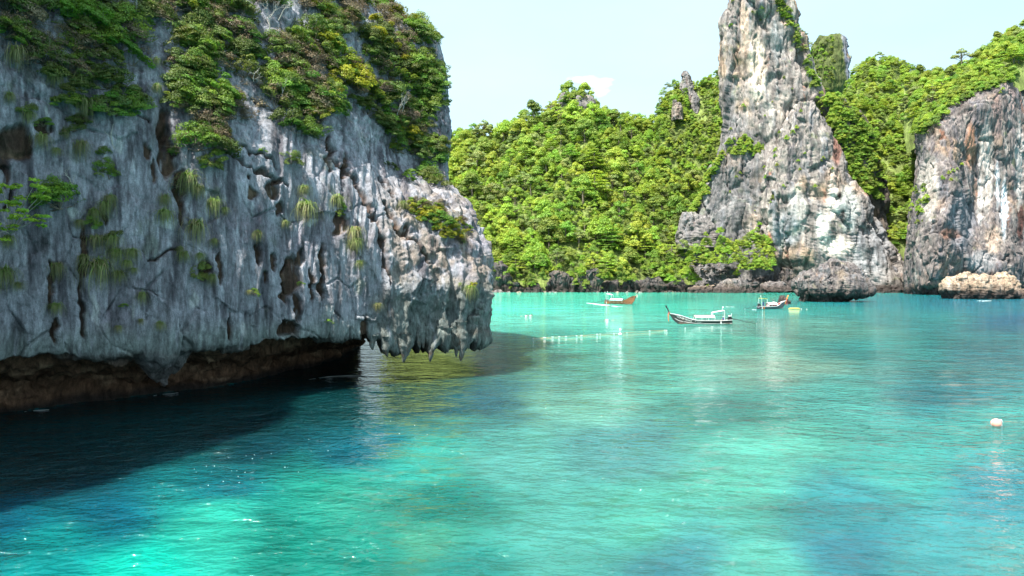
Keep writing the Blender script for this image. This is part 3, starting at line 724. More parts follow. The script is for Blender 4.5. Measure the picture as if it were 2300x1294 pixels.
V_ridge = hill('wooded_ridge', [2030, 2100, 2150, 2200, 2240, 2300, 2380, 2600], [300, 250, 222, 195, 178, 150, 140, 120], [392, 376, 370, 368, 368, 368, 368, 368],
               [195, 185, 172, 150, 112, 80, 60, 60], [440] * 8, prof=.8, nu=100, nv=60, seed=41, amp=2, label='wooded ridge along the top of the right wall')
V_dome = hill('wooded_dome', [1880, 1900, 1925, 1960, 2000, 2040, 2080, 2140], [330, 330, 330, 330, 330, 330, 330, 330], [500] * 8,
              [280, 210, 165, 136, 138, 162, 182, 195], [560] * 8, prof=.7, nu=80, nv=60, seed=51, amp=2, label='round wooded dome on the skyline behind the ravine')
# far peak with a sheer right side
V_peak, c_peak = tower([(84, 1862, 1882), (90, 1842, 1892), (105, 1832, 1899), (140, 1822, 1902), (190, 1815, 1900), (260, 1812, 1890), (330, 1800, 1880)], 760, .8, 191, 3.0, nu=160, nv=140, streak=9., cell=14)
px_, py_ = proj(V_peak)
gr = 1 - sm(px_ + (py_ - 90) * -.12 + fbm(V_peak / 9., 3, 4) * 6, 1888, 1894)
c_peak = mix(c_peak * np.array([.8, .9, 1.1]), [.075, .095, .03], gr)
o = obj('distant_peak', make_mesh('distant_peak', V_peak, grid_faces(*V_peak.shape[:2], True), M_cliff_far, c_peak))
tag(o, 'distant peak with a wooded left flank and bare blue-grey right face', kind='structure')
S_peak = Surf(V_peak, True, 3.0)
# rock outcrops on the hills
for nm, args, seedk in [('rock_outcrop', ([(214, 1292, 1312), (225, 1284, 1330), (245, 1282, 1338), (268, 1290, 1338)], 545, .8, 201, 1.6), 0),
                        ('rock_outcrop', ([(210, 1262, 1285), (235, 1258, 1290), (262, 1262, 1292)], 548, .8, 205, 1.3), 0),
                        ('rock_outcrop', ([(160, 1537, 1540), (175, 1532, 1548), (196, 1526, 1556), (225, 1524, 1560)], 522, .8, 211, 1.1), 0),
                        ('rock_outcrop', ([(205, 1555, 1560), (220, 1550, 1570), (250, 1548, 1574), (275, 1550, 1576)], 512, .8, 215, 1.1), 0),
                        ('rock_outcrop', ([(225, 1512, 1520), (250, 1508, 1532), (270, 1510, 1532)], 500, .8, 218, 1.2), 0),
                        ('rock_outcrop', ([(478, 1538, 1560), (500, 1530, 1590), (530, 1524, 1620), (556, 1530, 1650)], 404, .5, 221, 1.4), 0)]:
    V, c = tower(*args, nu=70, nv=70, cell=5.0, streak=3.0)
    o = obj(nm, make_mesh(nm, V, grid_faces(*V.shape[:2], True), M_cliff_far, mix(c, [.13, .125, .13], .5 + 0 * V[..., 2])))
    tag(o, {201: 'grey rock knob on the summit of the middle hill', 205: 'smaller grey rock left of the summit knob', 211: 'pointed dark rock tooth on the skyline crag', 215: 'grey rock rib below the skyline tooth', 218: 'small grey rock left of the rib on the crag', 221: 'dark rough scree of lava-like rock at the spire foot'}[args[3]], kind='structure')

# ------------------------------------------------------------------ shore rocks and boulders
def boulder(name, rows, Yc, ratio, seed, amp, pal, label, nu=120, nv=90, parent=None, cat='boulder', group=None, sup=2.2, post=None):
    V, c = tower(rows, Yc, ratio, seed, amp, nu=nu, nv=nv, cell=amp * 3.0, pal=pal, streak=2.0, sup=sup, flute=.6)
    if post: c = post(V, c)
    loc = np.array([V[..., 0].mean(), V[..., 1].mean(), 0.0])
    o = obj(name, make_mesh(name, V - loc, grid_faces(*V.shape[:2], True), M_boulder, c))
    o.location = loc
    tag(o, label, cat, group)
    return o
DK = dict(FARPAL, base=(.135, .12, .118), dark=(.065, .058, .062), light=(.26, .23, .205), warm=(.23, .185, .14), rust=(.2, .14, .1), blue=(.15, .155, .165), green=(.2, .18, .12))
TAN = dict(FARPAL, base=(.31, .235, .17), dark=(.18, .13, .10), light=(.40, .32, .25), warm=(.34, .25, .17), rust=(.34, .2, .12), blue=(.40, .35, .30), green=(.40, .35, .25))
def wet(W, c): return mix(c, [.05, .042, .038], 1 - sm(W[..., 2] + fbm(W / 2., 3, 9) * 1.2, .8, 2.6))
boulder('boulder', [(588, 1868, 1900), (594, 1848, 1915), (606, 1822, 1928), (618, 1795, 1937), (630, 1782, 1946), (648, 1784, 1955), (658, 1788, 1953), (668, 1798, 1925), (676, 1802, 1900), (690, 1806, 1890)], 244, .6, 301, 1.15, DK, 'huge dark pitted boulder standing in the sea before the pale spire', nu=220, nv=170, post=wet)
boulder('boulder', [(613, 2178, 2190), (618, 2160, 2204), (626, 2132, 2240), (638, 2114, 2262), (652, 2112, 2280), (662, 2120, 2284), (674, 2128, 2262), (684, 2135, 2250)], 274, .42, 311, .9, TAN, 'broad tan sunlit boulder at the foot of the right wall', nu=200, nv=140, post=wet, sup=2.6)
boulder('boulder', [(612, 2240, 2256), (622, 2232, 2276), (640, 2236, 2290), (664, 2244, 2294)], 288, .7, 315, .6, TAN, 'smaller tan boulder behind the right end of the broad tan one', nu=90, nv=70)
boulder('boulder', [(650, 2284, 2300), (658, 2276, 2320), (672, 2276, 2330)], 276, .7, 319, .4, TAN, 'low brown rock cut by the right edge of the photo at the waterline', nu=70, nv=50, post=wet)
boulder('boulder', [(626, 1640, 1656), (636, 1618, 1672), (650, 1606, 1682), (664, 1604, 1686)], 372, .6, 323, 1.0, DK, 'rounded grey boulder on the shore below the scree', nu=120, nv=80, post=wet)
boulder('boulder', [(622, 1660, 1668), (640, 1652, 1684), (664, 1648, 1700)], 370, .6, 327, .8, DK, 'blue-grey pointed boulder leaning on the rounded shore boulder', nu=90, nv=70, post=wet)
boulder('boulder', [(643, 1560, 1592), (650, 1548, 1602), (664, 1545, 1606)], 374, .6, 331, .7, TAN, 'low tan boulder left of the rounded shore boulder', nu=90, nv=60, post=wet)
boulder('boulder', [(632, 1730, 1748), (642, 1712, 1770), (655, 1706, 1790)], 378, .6, 335, .9, DK, 'dark brown boulder in the cave mouth left of the huge boulder', nu=90, nv=60, post=wet)
boulder('boulder', [(665, 1756, 1762), (670, 1748, 1768), (678, 1744, 1772), (684, 1744, 1772)], 222, .8, 339, .35, DK, 'small brown rock breaking the surface behind the crowded boat', nu=60, nv=40, post=wet)
# cliffs and rocks at the water's edge
band = [(1068, 1150, 590, 'mossy'), (1140, 1185, 639, 'x'), (1176, 1222, 636, 'x'), (1228, 1288, 609, 'x'), (1284, 1336, 623, 'x'), (1316, 1352, 603, 'x'), (1345, 1402, 633, 'x'), (1396, 1452, 626, 'x'), (1440, 1500, 623, 'x'), (1490, 1545, 629, 'x'), (1530, 1560, 642, 'x'), (1690, 1745, 621, 'x'), (1740, 1800, 607, 'x'), (1955, 2030, 642, 'x'), (1660, 1710, 639, 'x')]
places = ['at the foot of the left end of the hill', 'low beside a green rock face', 'under dense trees near the left cliff tip', 'tall and rounded with plants on top', 'layered, right of the tall rounded one', 'narrow and upright between trees', 'behind the orange boat', 'low right of the orange boat', 'under overhanging shrubs in the middle shore', 'left of the scree gully', 'small, beside the tan boulder', 'under pale shrubs left of the huge boulder', 'in the shade beside the huge boulder', 'in the cave between the boulders', 'right of the pointed boulder']
for k, (x0, x1, yt, kk) in enumerate(band):
    w = x1 - x0
    boulder('shore_rock', [(yt, x0 + w * .3, x1 - w * .3), (yt + 8, x0 + w * .12, x1 - w * .12), ((yt + 660) / 2, x0, x1), (664, x0 - 2, x1 + 2)], 386 - (k % 3) * 3 if k < 11 else (392 if k < 13 else 372), .5, 401 + k * 7, 1.5, DK, 'dark shore rock ' + places[k], nu=100, nv=80, post=lambda W, c: wet(W, c * .55), cat='rock', group='dark rocks along the far shore')
# small stones along the waterline: shared meshes
stones = []
for k in range(5):
    V, c = tower([(0, 1146, 1156), (4, 1140, 1160), (10, 1136, 1163), (18, 1138, 1162)], 20, .8, 501 + k, .13, nu=26, nv=16, cell=.35, pal=dict(DK, base=(.22, .17, .13), light=(.30, .24, .18)) if k % 2 else DK, streak=.4)
    V = V - np.array([V[..., 0].mean(), 20, V[..., 2].min()]); V = V / (np.ptp(V[..., 0]) / 1.0); V[..., 2] *= .9
    stones.append(make_mesh('shore_stone', V, grid_faces(*V.shape[:2], True), M_boulder, c))
rs = random.Random(5)
def side_words(px):
    for lim, w in [(1180, 'beside the left cliff tip'), (1290, 'below the tall rounded rock'), (1380, 'left of the orange boat'), (1440, 'behind the orange boat'), (1530, 'in the middle of the far shore'), (1620, 'below the scree gully'), (1720, 'beside the rounded boulder'), (1800, 'left of the huge boulder'), (3000, 'below the right wall')]:
        if px < lim: return w
for k in range(95):
    px = rs.choice([rs.uniform(1095, 1800)] * 8 + [rs.uniform(2100, 2300)])
    me = stones[k % 5]
    Y = 381 if px < 2000 else 300
    o = obj('shore_stone', me); s = rs.uniform(.9, 3.6) * (1 if rs.random() < .75 else 1.7)
    o.location = ((px - CX) / FPX * Y, Y + rs.uniform(-3, 3), -.25 * s)
    o.scale = (s * rs.uniform(.8, 1.5), s, s * rs.uniform(.5, .9)); o.rotation_euler = (0, 0, rs.uniform(0, 6.28))
    tag(o, ('tan ' if k % 2 else 'dark ') + 'low stone at the waterline ' + side_words(px), 'stone', 'stones along the far waterline')
# scree blocks
for k in range(110):
    px, py = rs.uniform(1555, 1660), rs.uniform(575, 645)
    px += (640 - py) * -.1
    Y = 381 + (645 - py) * .35
    o = obj('scree_block', stones[(k * 2) % 5]); s = rs.uniform(.9, 2.8)
    p = P3(px, py, Y)
    o.location = (p[0], p[1], p[2] - s * .4); o.scale = (s * rs.uniform(.8, 1.5), s, s * rs.uniform(.5, 1)); o.rotation_euler = (rs.uniform(-.4, .4), rs.uniform(-.4, .4), rs.uniform(0, 6.28))
    tag(o, 'grey-brown scree block ' + ('high' if py < 605 else 'low') + ' in the gully ' + ('under the shrubs' if px > 1620 else 'beside the wood'), 'rock', 'scree blocks in the gully')
# ------------------------------------------------------------------ foliage prototypes
def quads(P, Nrm, size, asp=1.0, seed=0, curl=0.0):
    """leaf-shaped quads at P facing Nrm"""
    r = np.random.default_rng(seed)
    n = len(P)
    Nrm = Nrm / (np.linalg.norm(Nrm, axis=1, keepdims=True) + 1e-9)
    a = r.normal(size=(n, 3)); a -= (a * Nrm).sum(1, keepdims=True) * Nrm; a /= np.linalg.norm(a, axis=1, keepdims=True) + 1e-9
    b = np.cross(Nrm, a)
    s = (size * r.uniform(.6, 1.35, n))[:, None]
    V = np.stack([P - a * s, P - b * s * .55 * asp, P + a * s, P + b * s * .55 * asp], 1)
    F = np.arange(n * 4).reshape(n, 4)
    return V.reshape(-1, 3), F
def crown_lobes(lobes, nleaf, size, seed, up=.5, flat=False, asp=1.0, tintvar=.25, shell=(.72, 1.04), droop=0.0):
    r = np.random.default_rng(seed)
    L = np.array(lobes)                                  # x y z rx ry rz
    area = (L[:, 3] * L[:, 4]) ** 1.0 * (1 if flat else 1)
    pk = area / area.sum()
    idx = r.choice(len(L), nleaf, p=pk)
    d = r.normal(size=(nleaf, 3)); d[:, 2] = np.abs(d[:, 2]) * 1.0 - .25 * (r.random(nleaf) < .45) * np.abs(d[:, 2]) * 3
    d /= np.linalg.norm(d, axis=1, keepdims=True)
    rad = r.uniform(shell[0], shell[1], nleaf)[:, None]
    bump = 1 + .22 * vnoise(d * 2.6 + idx[:, None] * 3.1, seed)[:, None]
    P = L[idx, :3] + d * L[idx, 3:6] * rad * bump
    Nn = d / L[idx, 3:6]; Nn /= np.linalg.norm(Nn, axis=1, keepdims=True)
    Nn = Nn + np.array([0, 0, up]) + r.normal(size=(nleaf, 3)) * .45
    V, F = quads(P, Nn, size, asp, seed)
    tint = 1 + r.uniform(-tintvar, tintvar, len(L))[idx] + r.uniform(-.18, .18, nleaf)
    warm = r.uniform(-.12, .12, len(L))[idx] + r.uniform(-.06, .06, nleaf)
    c = np.stack([tint * (1 + warm), tint, tint * (1 - warm)], 1)
    return V, F, np.repeat(c, 4, 0)
def tube(pts, rad, n=6):
    pts = np.array(pts, float); rad = np.asarray(rad, float)
    t = np.gradient(pts, axis=0); t /= np.linalg.norm(t, axis=1, keepdims=True) + 1e-9
    up = np.array([0.31, .2, .93]) if abs(t[:, 2]).mean() < .8 else np.array([1., .1, 0])
    a = np.cross(t, up); a /= np.linalg.norm(a, axis=1, keepdims=True) + 1e-9; b = np.cross(t, a)
    th = np.linspace(0, 2 * np.pi, n, endpoint=False)
    V = pts[:, None] + (a[:, None] * np.cos(th)[None, :, None] + b[:, None] * np.sin(th)[None, :, None]) * rad[:, None, None]
    m = len(pts)
    F = grid_faces(m, n)
    wrap = np.array([[i * n + n - 1, (i + 1) * n + n - 1, (i + 1) * n, i * n] for i in range(m - 1)])
    return V.reshape(-1, 3), np.concatenate([F, wrap])
def join(parts):
    Vs, Fs, o = [], [], 0
    for V, F in parts:
        Vs.append(V); Fs.append(F + o); o += len(V)
    return np.concatenate(Vs), np.concatenate(Fs)
def trunk_mesh(lobes, h, r0, seed, limbs=5, lean=.4):
    r = np.random.default_rng(seed)
    top = np.array([r.uniform(-lean, lean), r.uniform(-lean, lean), h])
    k = np.linspace(0, 1, 6)[:, None]
    base = k * top + np.array([[np.sin(x * 3 + seed) * .15 * h / 8, np.cos(x * 4) * .1 * h / 8, 0] for x in k[:, 0]])
    parts = [tube(np.vstack([[0, 0, -1.2], base]), np.linspace(r0 * 1.25, r0 * .5, 7))]
    for j in range(limbs):
        l = lobes[j % len(lobes)]; s = base[2 + j % 3]
        e = np.array(l[:3]); m_ = (s + e) / 2 + r.normal(size=3) * .3
        parts.append(tube([s, m_, e], [r0 * .4, r0 * .28, r0 * .1], 5))
    V, F = join(parts)
    return V, F

def rlobes(n, R_, H0, H1, rs, seed, flatz=.8, pw=.5):
    r = np.random.default_rng(seed); out = []
    for k in range(n):
        a = r.uniform(0, 6.283); d = R_ * r.uniform(0, 1) ** pw
        z = H1 - (H1 - H0) * (d / R_) ** 1.6 - r.uniform(0, .25) * (H1 - H0)
        s = rs * r.uniform(.65, 1.25)
        out.append((d * math.cos(a), d * math.sin(a), z, s, s, s * flatz))
    return out
LEAF_FOREST = [leaf_mat('foliage_bright', (.26, .385, .045), .22, .34, .018), leaf_mat('foliage_yellow', (.29, .40, .055), .2, .34, .02), leaf_mat('foliage_deep', (.18, .31, .042), .28, .28, .018),
               leaf_mat('foliage_grey', (.23, .29, .085), .28, .25, .018), leaf_mat('foliage_olive', (.20, .27, .045), .3, .28, .02)]
PROTO = []      # (kind word, shape words, crown mesh, trunk mesh, height)
def add_proto(words, lobes, nleaf, size, seed, mat, h, r0, up=.5, asp=1.0, flat=False, limbs=5, **k):
    V, F, c = crown_lobes(lobes, nleaf, size, seed, up, flat, asp, **k)
    cm = make_mesh('crown', V, F, mat, c, smooth=False)
    TV, TF = trunk_mesh(lobes, h, r0, seed, limbs)
    tm = make_mesh('trunk', TV, TF, M_bark)
    PROTO.append((words, cm, tm))
for v, (mi, word) in enumerate([(0, 'bright green'), (1, 'yellow-green'), (2, 'deep green'), (3, 'grey-green'), (4, 'olive green')]):
    add_proto(word + ' round-crowned', rlobes(20, 3.9, 2.8, 8.4, 1.5, 10 + v, 1.0), 3600, .26, 20 + v, LEAF_FOREST[mi], 6, .28, up=.15, tintvar=.14)
for v, (mi, word) in enumerate([(0, 'bright green'), (2, 'deep green'), (1, 'yellow-green')]):
    lob = []
    r = np.random.default_rng(60 + v)
    for t in range(5):
        z = 4.2 + t * 1.35; rad = 4.9 - t * .75
        for q in range(6):
            a = q * 1.05 + r.uniform(-.4, .4) + t; dd = rad * r.uniform(.45, .85)
            s = rad * .42 * r.uniform(.8, 1.2)
            lob.append((dd * math.cos(a), dd * math.sin(a), z + r.uniform(-.35, .35), s, s, .42))
    add_proto(word + ' tiered, flat-branched', lob, 2300, .30, 70 + v, LEAF_FOREST[mi], 8.5, .3, up=1.4, limbs=14)
for v, (mi, word) in enumerate([(0, 'bright green'), (4, 'olive green')]):
    add_proto(word + ' tall narrow', rlobes(14, 2.5, 3.0, 11.5, 1.6, 80 + v, 1.0, .8), 2100, .30, 84 + v, LEAF_FOREST[mi], 9, .25)
for v, (mi, word) in enumerate([(3, 'grey-green'), (1, 'yellow-green')]):
    add_proto(word + ' airy, open', rlobes(20, 4.4, 4.4, 8.6, 1.1, 90 + v, .7, .4), 1700, .27, 94 + v, LEAF_FOREST[mi], 7, .3, limbs=14)
# strap-leaved screw pines for the shore
def strap_plant(seed, heads, mat, L=1.9, w=.10, nb=42, spread=1.8, hz=3.2):
    r = np.random.default_rng(seed)
    Vs, Fs, Cs, o = [], [], [], 0; pts = []
    for hd in range(heads):
        a = r.uniform(0, 6.28); d = spread * r.uniform(.1, 1)
        c0 = np.array([d * math.cos(a), d * math.sin(a), hz * r.uniform(.6, 1.1)]); pts.append(c0)
        for k in range(nb):
            th = r.uniform(0, 6.28); el = r.uniform(.0, 1.35)
            dirh = np.array([math.cos(th), math.sin(th), 0]); side = np.array([-math.sin(th), math.cos(th), 0])
            l = L * r.uniform(.7, 1.15); sg = 4
            for q in range(sg + 1):
                t = q / sg
                p = c0 + dirh * l * t * math.cos(el) + np.array([0, 0, l * (t * math.sin(el) - t * t * .75)])
                ww = w * (1 - t * .85)
                Vs += [p - side * ww, p + side * ww]
                tv = .75 + .5 * r.random() * .4 + .25 * t
                Cs += [(tv, tv, tv)] * 2
            for q in range(sg): Fs.append((o + 2 * q, o + 2 * q + 1, o + 2 * q + 3, o + 2 * q + 2))
            o += 2 * (sg + 1)
    tr = join([tube([[0, 0, -.8], p * .5 + np.array([0, 0, .2]), p], [.16, .13, .1], 5) for p in pts])
    return np.array(Vs), np.array(Fs), np.array(Cs), tr
for v, mi in enumerate((0, 3)):
    V, F, c, tr = strap_plant(40 + v, 6, LEAF_FOREST[mi])
    PROTO.append((['bright', 'greyish'][v] + ' strap-leaved screw pine', make_mesh('crown', V * 1.2, F, LEAF_FOREST[mi], c, smooth=False), make_mesh('trunk', tr[0] * 1.2, tr[1], M_bark)))
NP = len(PROTO)

def cand_hill(V, n, seed, polys=None, lim=None):
    """random points over a hill grid, front part, even over the photo's area"""
    r = np.random.default_rng(seed)
    nu, nv = V.shape[:2]
    k = r.integers(0, nu - 1, n * 8); j = r.integers(1, nv - 8, n * 8)
    fu, fv = r.random(n * 8), r.random(n * 8)
    P = V[k, j] * ((1 - fu) * (1 - fv))[:, None] + V[k + 1, j] * (fu * (1 - fv))[:, None] + V[k, j + 1] * ((1 - fu) * fv)[:, None] + V[k + 1, j + 1] * (fu * fv)[:, None]
    return P
def spaced(P, rad, keep, seed=0):
    cell = {}; out = []
    for i in range(len(P)):
        p = P[i]; rr = rad(p) if callable(rad) else rad
        kx, ky, kz = int(p[0] // 6), int(p[1] // 6), int(p[2] // 6)
        ok = True
        for a in (-1, 0, 1):
            for b in (-1, 0, 1):
                for c in (-1, 0, 1):
                    for q in cell.get((kx + a, ky + b, kz + c), ()):
                        if ((q - p) ** 2).sum() < rr * rr: ok = False; break
                    if not ok: break
                if not ok: break
            if not ok: break
        if ok:
            cell.setdefault((kx, ky, kz), []).append(p); out.append(i)
            if len(out) >= keep: break
    return P[out]
TREES = []      # (point, scale, proto, where)
def plant_hill(V, n, rad, where, seed, smin=.7, smax=1.25, cond=None, protos=None, pc=None):
    P = cand_hill(V, n, seed)
    px, py = proj(P)
    ok = (px > 700) & (px < 2500) & (py > -60) & (P[:, 2] > 2.0)
    if cond is not None: ok &= cond(px, py, P)
    P = spaced(P[ok], rad, n)
    r = random.Random(seed)
    # kinds grow in drifts
    nn = fbm(P / 28., 2, seed)
    for i, p in enumerate(P):
        pr = r.choices(range(NP - 2), weights=[10, 9, 7, 5, 6, 2, 2, 2, 3, 3, 3, 4][:NP - 2])[0] if protos is None else r.choice(protos)
        if protos is None and r.random() < .35: pr = [0, 1, 1, 2, 11, 0, 4][int(abs(nn[i]) * 22) % 7]
        TREES.append((p, r.uniform(smin, smax) * (1.12 if r.random() < .1 else 1), pr, where))
main_c = lambda px, py, P: ((px > 1000) | (py < 0)) & ~inpoly(px, py, [(1545, 470), (1680, 470), (1700, 640), (1560, 650), (1535, 560)]) & ~((px > 1640) & (py > 330)) & (P[:, 2] > 7)
plant_hill(V_main, 70, 24., 'on the middle hill', 36, cond=main_c, smin=1.6, smax=2.1)
plant_hill(V_main, 380, 8.6, 'on the middle hill', 33, cond=main_c, smin=.85, smax=1.5)
plant_hill(V_main, 1100, 5.0, 'on the middle hill', 3, cond=main_c, smin=.45, smax=.85)
left_c = lambda px, py, P: (px < 1005) & (P[:, 2] > 7)
nT = len(TREES)
plant_hill(V_main, 260, 6.5, 'on the middle hill', 35, cond=left_c, smin=.7, smax=1.3)
plant_hill(V_hump, 320, 3.4, 'on the crag behind the spire', 4, .45, .85, cond=lambda px, py, P: (px < 1660) & ~((px > 1526) & (px < 1560) & (py < 195)) & ~((px > 1545) & (px < 1580) & (py > 212) & (py < 262)))
plant_hill(V_gul, 420, 3.8, 'in the ravine right of the spire', 5, .5, 1.0)
plant_hill(V_ridge, 300, 4.2, 'on the ridge over the right wall', 6, .6, 1.15)
plant_hill(V_dome, 260, 4.4, 'on the dome behind the ravine', 7, .55, 1.0)
# shore strip: screw pines and shrubs hanging over the rocks
r_ = random.Random(11)
for k in range(150):
    px = r_.uniform(1100, 1560); py = r_.uniform(572, 640)
    if (1235 < px < 1285 or 1318 < px < 1350) and py > 596: continue
    Y = 386 + (640 - py) * .25
    if k % 2: Y = 379
    TREES.append((P3(px, py + 12, Y), r_.uniform(.5, .95) * (.75 if k % 2 else 1), r_.choice([NP - 1, NP - 2, NP - 2, 0, 4]), 'over the far shore rocks'))
for px, py, s, pr in [(1112, 598, .9, 5), (1148, 575, 1.1, 5), (1178, 612, 1.0, 3), (1232, 600, .6, NP - 2), (1262, 590, .8, NP - 2), (1282, 610, .6, NP - 1), (1300, 585, .8, NP - 1), (1420, 618, .9, NP - 1), (1400, 622, .7, NP - 2), (1500, 610, .9, NP - 2), (1360, 560, 1.1, 6), (1300, 545, 1.2, 5),
                      (1230, 545, 1.1, 7), (1420, 545, 1.1, 5), (1150, 545, 1.15, 5), (1460, 560, 1, 0)]:
    TREES.append((P3(px, py + 14, 384 + (640 - py) * .3), s, pr, 'over the far shore rocks'))
# shrubs on the scree slope below the spire
for k in range(120):
    px = r_.uniform(1550, 1738); py = r_.uniform(528, 604)
    if py > 590 and px < 1640 or (px < 1600 and py < 545): continue
    Y = 388 - (py - 540) * .14
    TREES.append((P3(px, py + 12, Y), r_.uniform(.35, .75), r_.choice([0, 0, 1, 1, 4, 11, 5]), 'on the scree below the spire'))
for px, py, s, pr in [(1540, 610, .6, 0), (1555, 625, .5, 0), (1548, 585, .7, 0), (1560, 640, .35, 0), (1590, 638, .25, 1), (1535, 560, .9, 3), (1665, 600, .6, 1), (1655, 615, .5, 1), (1700, 598, .6, 1), (1720, 590, .6, 3), (1615, 520, .5, 0), (1700, 513, .35, 2), (1706, 500, .3, 0), (1620, 515, .4, 0), (1585, 525, .35, 1)]:
    TREES.append((P3(px, py + 8, 384), s, pr, 'on the scree below the spire'))
def on_surface(S, pts, sc, protos, where, seed=0, sink=.5, outw=1.0):
    r = random.Random(seed)
    for px, py in pts:
        h = S.at(px, py, 4)
        if h is None: continue
        p, n = h
        s = sc() if callable(sc) else sc
        TREES.append((p + n * outw * s - np.array([0, 0, 3.2 * s * sink * 2]), s, r.choice(protos), where))
S_spire, S_but, S_grey, S_right = Surf(V_spire, True, 5.), Surf(V_but, True, 5.), Surf(V_grey, True, 5.), Surf(V_right, False, 5.)
def scatter_poly(poly, n, seed):
    r = random.Random(seed); xs = [p[0] for p in poly]; ys = [p[1] for p in poly]; out = []
    while len(out) < n:
        x, y = r.uniform(min(xs), max(xs)), r.uniform(min(ys), max(ys))
        if inpoly(np.array([x]), np.array([y]), poly)[0]: out.append((x, y))
    return out
u_ = lambda a, b, s=[random.Random(99)]: (lambda: s[0].uniform(a, b))
# dark trees draping the right flank of the spire
flank = [(1752, -20), (1785, 50), (1806, 110), (1835, 190), (1862, 250), (1890, 300), (1915, 330), (1960, 400), (1968, 430), (1925, 440), (1890, 400), (1880, 330), (1850, 290), (1832, 230), (1815, 180), (1790, 100), (1745, 20)]
on_surface(S_spire, scatter_poly(flank, 120, 1), u_(.3, .6), [2, 2, 6, 4, 0, 3], 'on the right flank of the spire', 1)
on_surface(S_spire, scatter_poly([(1720, -20), (1760, -10), (1780, 60), (1765, 60), (1740, 10)], 12, 2), u_(.3, .5), [0, 2, 4], 'near the top of the spire', 2)
on_surface(S_spire, [(1645, 5), (1660, -5), (1690, 30), (1712, 20), (1708, 45), (1640, 60)], u_(.18, .32), [4, 2], 'near the top of the spire', 2)
knoll = [(1835, 210), (1880, 215), (1925, 265), (1955, 330), (1970, 430), (1945, 435), (1905, 390), (1900, 330), (1870, 290), (1840, 245)]
S_sh = Surf(V_sh, True, 5.)
on_surface(S_sh, scatter_poly([(1840, 215), (1890, 215), (1930, 255), (1960, 310), (1978, 350), (1990, 440), (1960, 445), (1920, 430), (1895, 390), (1880, 330), (1855, 260)], 190, 3), u_(.4, .8), [0, 0, 1, 2, 4], 'on the shoulder of the spire', 3)
on_surface(S_sh, scatter_poly(knoll, 30, 31), u_(.3, .5), [0, 0, 1, 2, 4], 'on the shoulder of the spire', 3)
on_surface(S_but, [(1790, 290), (1782, 300), (1832, 335), (1828, 342), (1847, 362), (1850, 355), (1700, 330), (1735, 330), (1740, 350), (1790, 360), (1735, 445), (1728, 455), (1812, 345), (1795, 380), (1760, 420), (1700, 360), (1745, 370), (1750, 300), (1765, 315), (1800, 250), (1720, 400), (1830, 420), (1690, 470), (1715, 300), (1870, 380)], u_(.2, .42), [0, 1, 1, 4], 'on the pale face of the spire', 4)
on_surface(S_grey, scatter_poly([(1625, 318), (1700, 305), (1745, 330), (1700, 350), (1640, 345), (1628, 340)], 75, 5), u_(.25, .5), [0, 1, 1, 4], 'on the ledge across the spire', 5)
on_surface(S_grey, scatter_poly([(1630, 330), (1600, 380), (1540, 470), (1530, 500), (1575, 430), (1620, 350)], 150, 6), u_(.3, .6), [0, 1, 1, 11], 'on the slope left of the spire', 6)
on_surface(S_grey, [(1660, 390), (1690, 400), (1710, 370), (1735, 365), (1655, 400), (1600, 510), (1640, 430), (1725, 400)], u_(.15, .28), [0, 1, 4], 'on the grey buttress', 7)
on_surface(S_spire, [(1800, 140), (1815, 155), (1835, 235), (1845, 225), (1760, 290), (1775, 270), (1720, 260), (1640, 290), (1668, 240), (1735, 230), (1760, 175), (1780, 200)], u_(.15, .3), [1, 4], 'on the upper face of the spire', 8)
# right wall
on_surface(S_right, scatter_poly([(2060, 250), (2110, 232), (2150, 205), (2210, 182), (2262, 160), (2300, 150), (2300, 165), (2240, 190), (2160, 225), (2110, 262), (2080, 300), (2062, 300)], 150, 9), u_(.35, .75), [0, 1, 4, 2], 'along the rim of the right wall', 9)
on_surface(S_right, [(2122, 398), (2130, 392), (2142, 385), (2152, 378), (2160, 372), (2115, 402), (2135, 405), (2250, 200), (2245, 208)], u_(.16, .26), [1, 1, 0], 'on the ledge of the right wall', 10)
on_surface(S_right, scatter_poly([(2040, 430), (2080, 400), (2085, 440), (2075, 490), (2070, 520), (2045, 500)], 22, 11), u_(.2, .42), [1, 0, 4], 'on the left corner of the right wall', 11)
on_surface(Surf(V_gul, False, 5.), scatter_poly([(2040, 260), (2100, 240), (2075, 330), (2060, 420), (2045, 470), (2010, 440), (2000, 350)], 40, 12), u_(.4, .7), [0, 1, 4, 2], 'in the ravine right of the spire', 12)
# single skyline trees
for px, py, Y, s, pr in [(2160, 150, 430, 1.25, 10), (1072, 318, 545, 1.25, 10), (1098, 312, 545, 1.1, 10), (2280, 95, 440, 1.1, 10), (1800, 92, 425, .75, 10), (1290, 226, 540, .8, 4), (1268, 234, 540, .9, 2), (1278, 228, 540, .9, 0), (1302, 222, 540, .7, 1), (1312, 226, 540, .7, 4), (1325, 228, 545, .6, 4), (1284, 240, 538, .7, 0), (1300, 232, 538, .6, 1), (1270, 255, 538, .7, 0), (2048, 172, 560, 1.0, 6), (1820, 110, 430, .5, 10), (1380, 262, 550, .8, 3), (1180, 268, 556, .9, 4)]:
    TREES.append((P3(px, py, Y), s, pr, 'standing out on the skyline'))
# far peak, small trees
P = cand_hill(V_peak.transpose(0, 1, 2), 260, 8); px, py = proj(P)
P = P[(P[:, 1] < 765) & (px < 1872 - (py - 90) * .0) & (py > 80) & (py < 260)]
for p in spaced(P, 4.5, 120): TREES.append((p - np.array([0, 0, 4.]), random.uniform(.45, .75), random.choice([2, 4, 4, 0]), 'on the distant peak'))

# individuals: those that show largest, with a share in every place; the rest is one mass
arr = np.array([t[0] for t in TREES]); scl = np.array([t[1] for t in TREES])
pxs, pys = proj(arr)
size = scl / arr[:, 1]
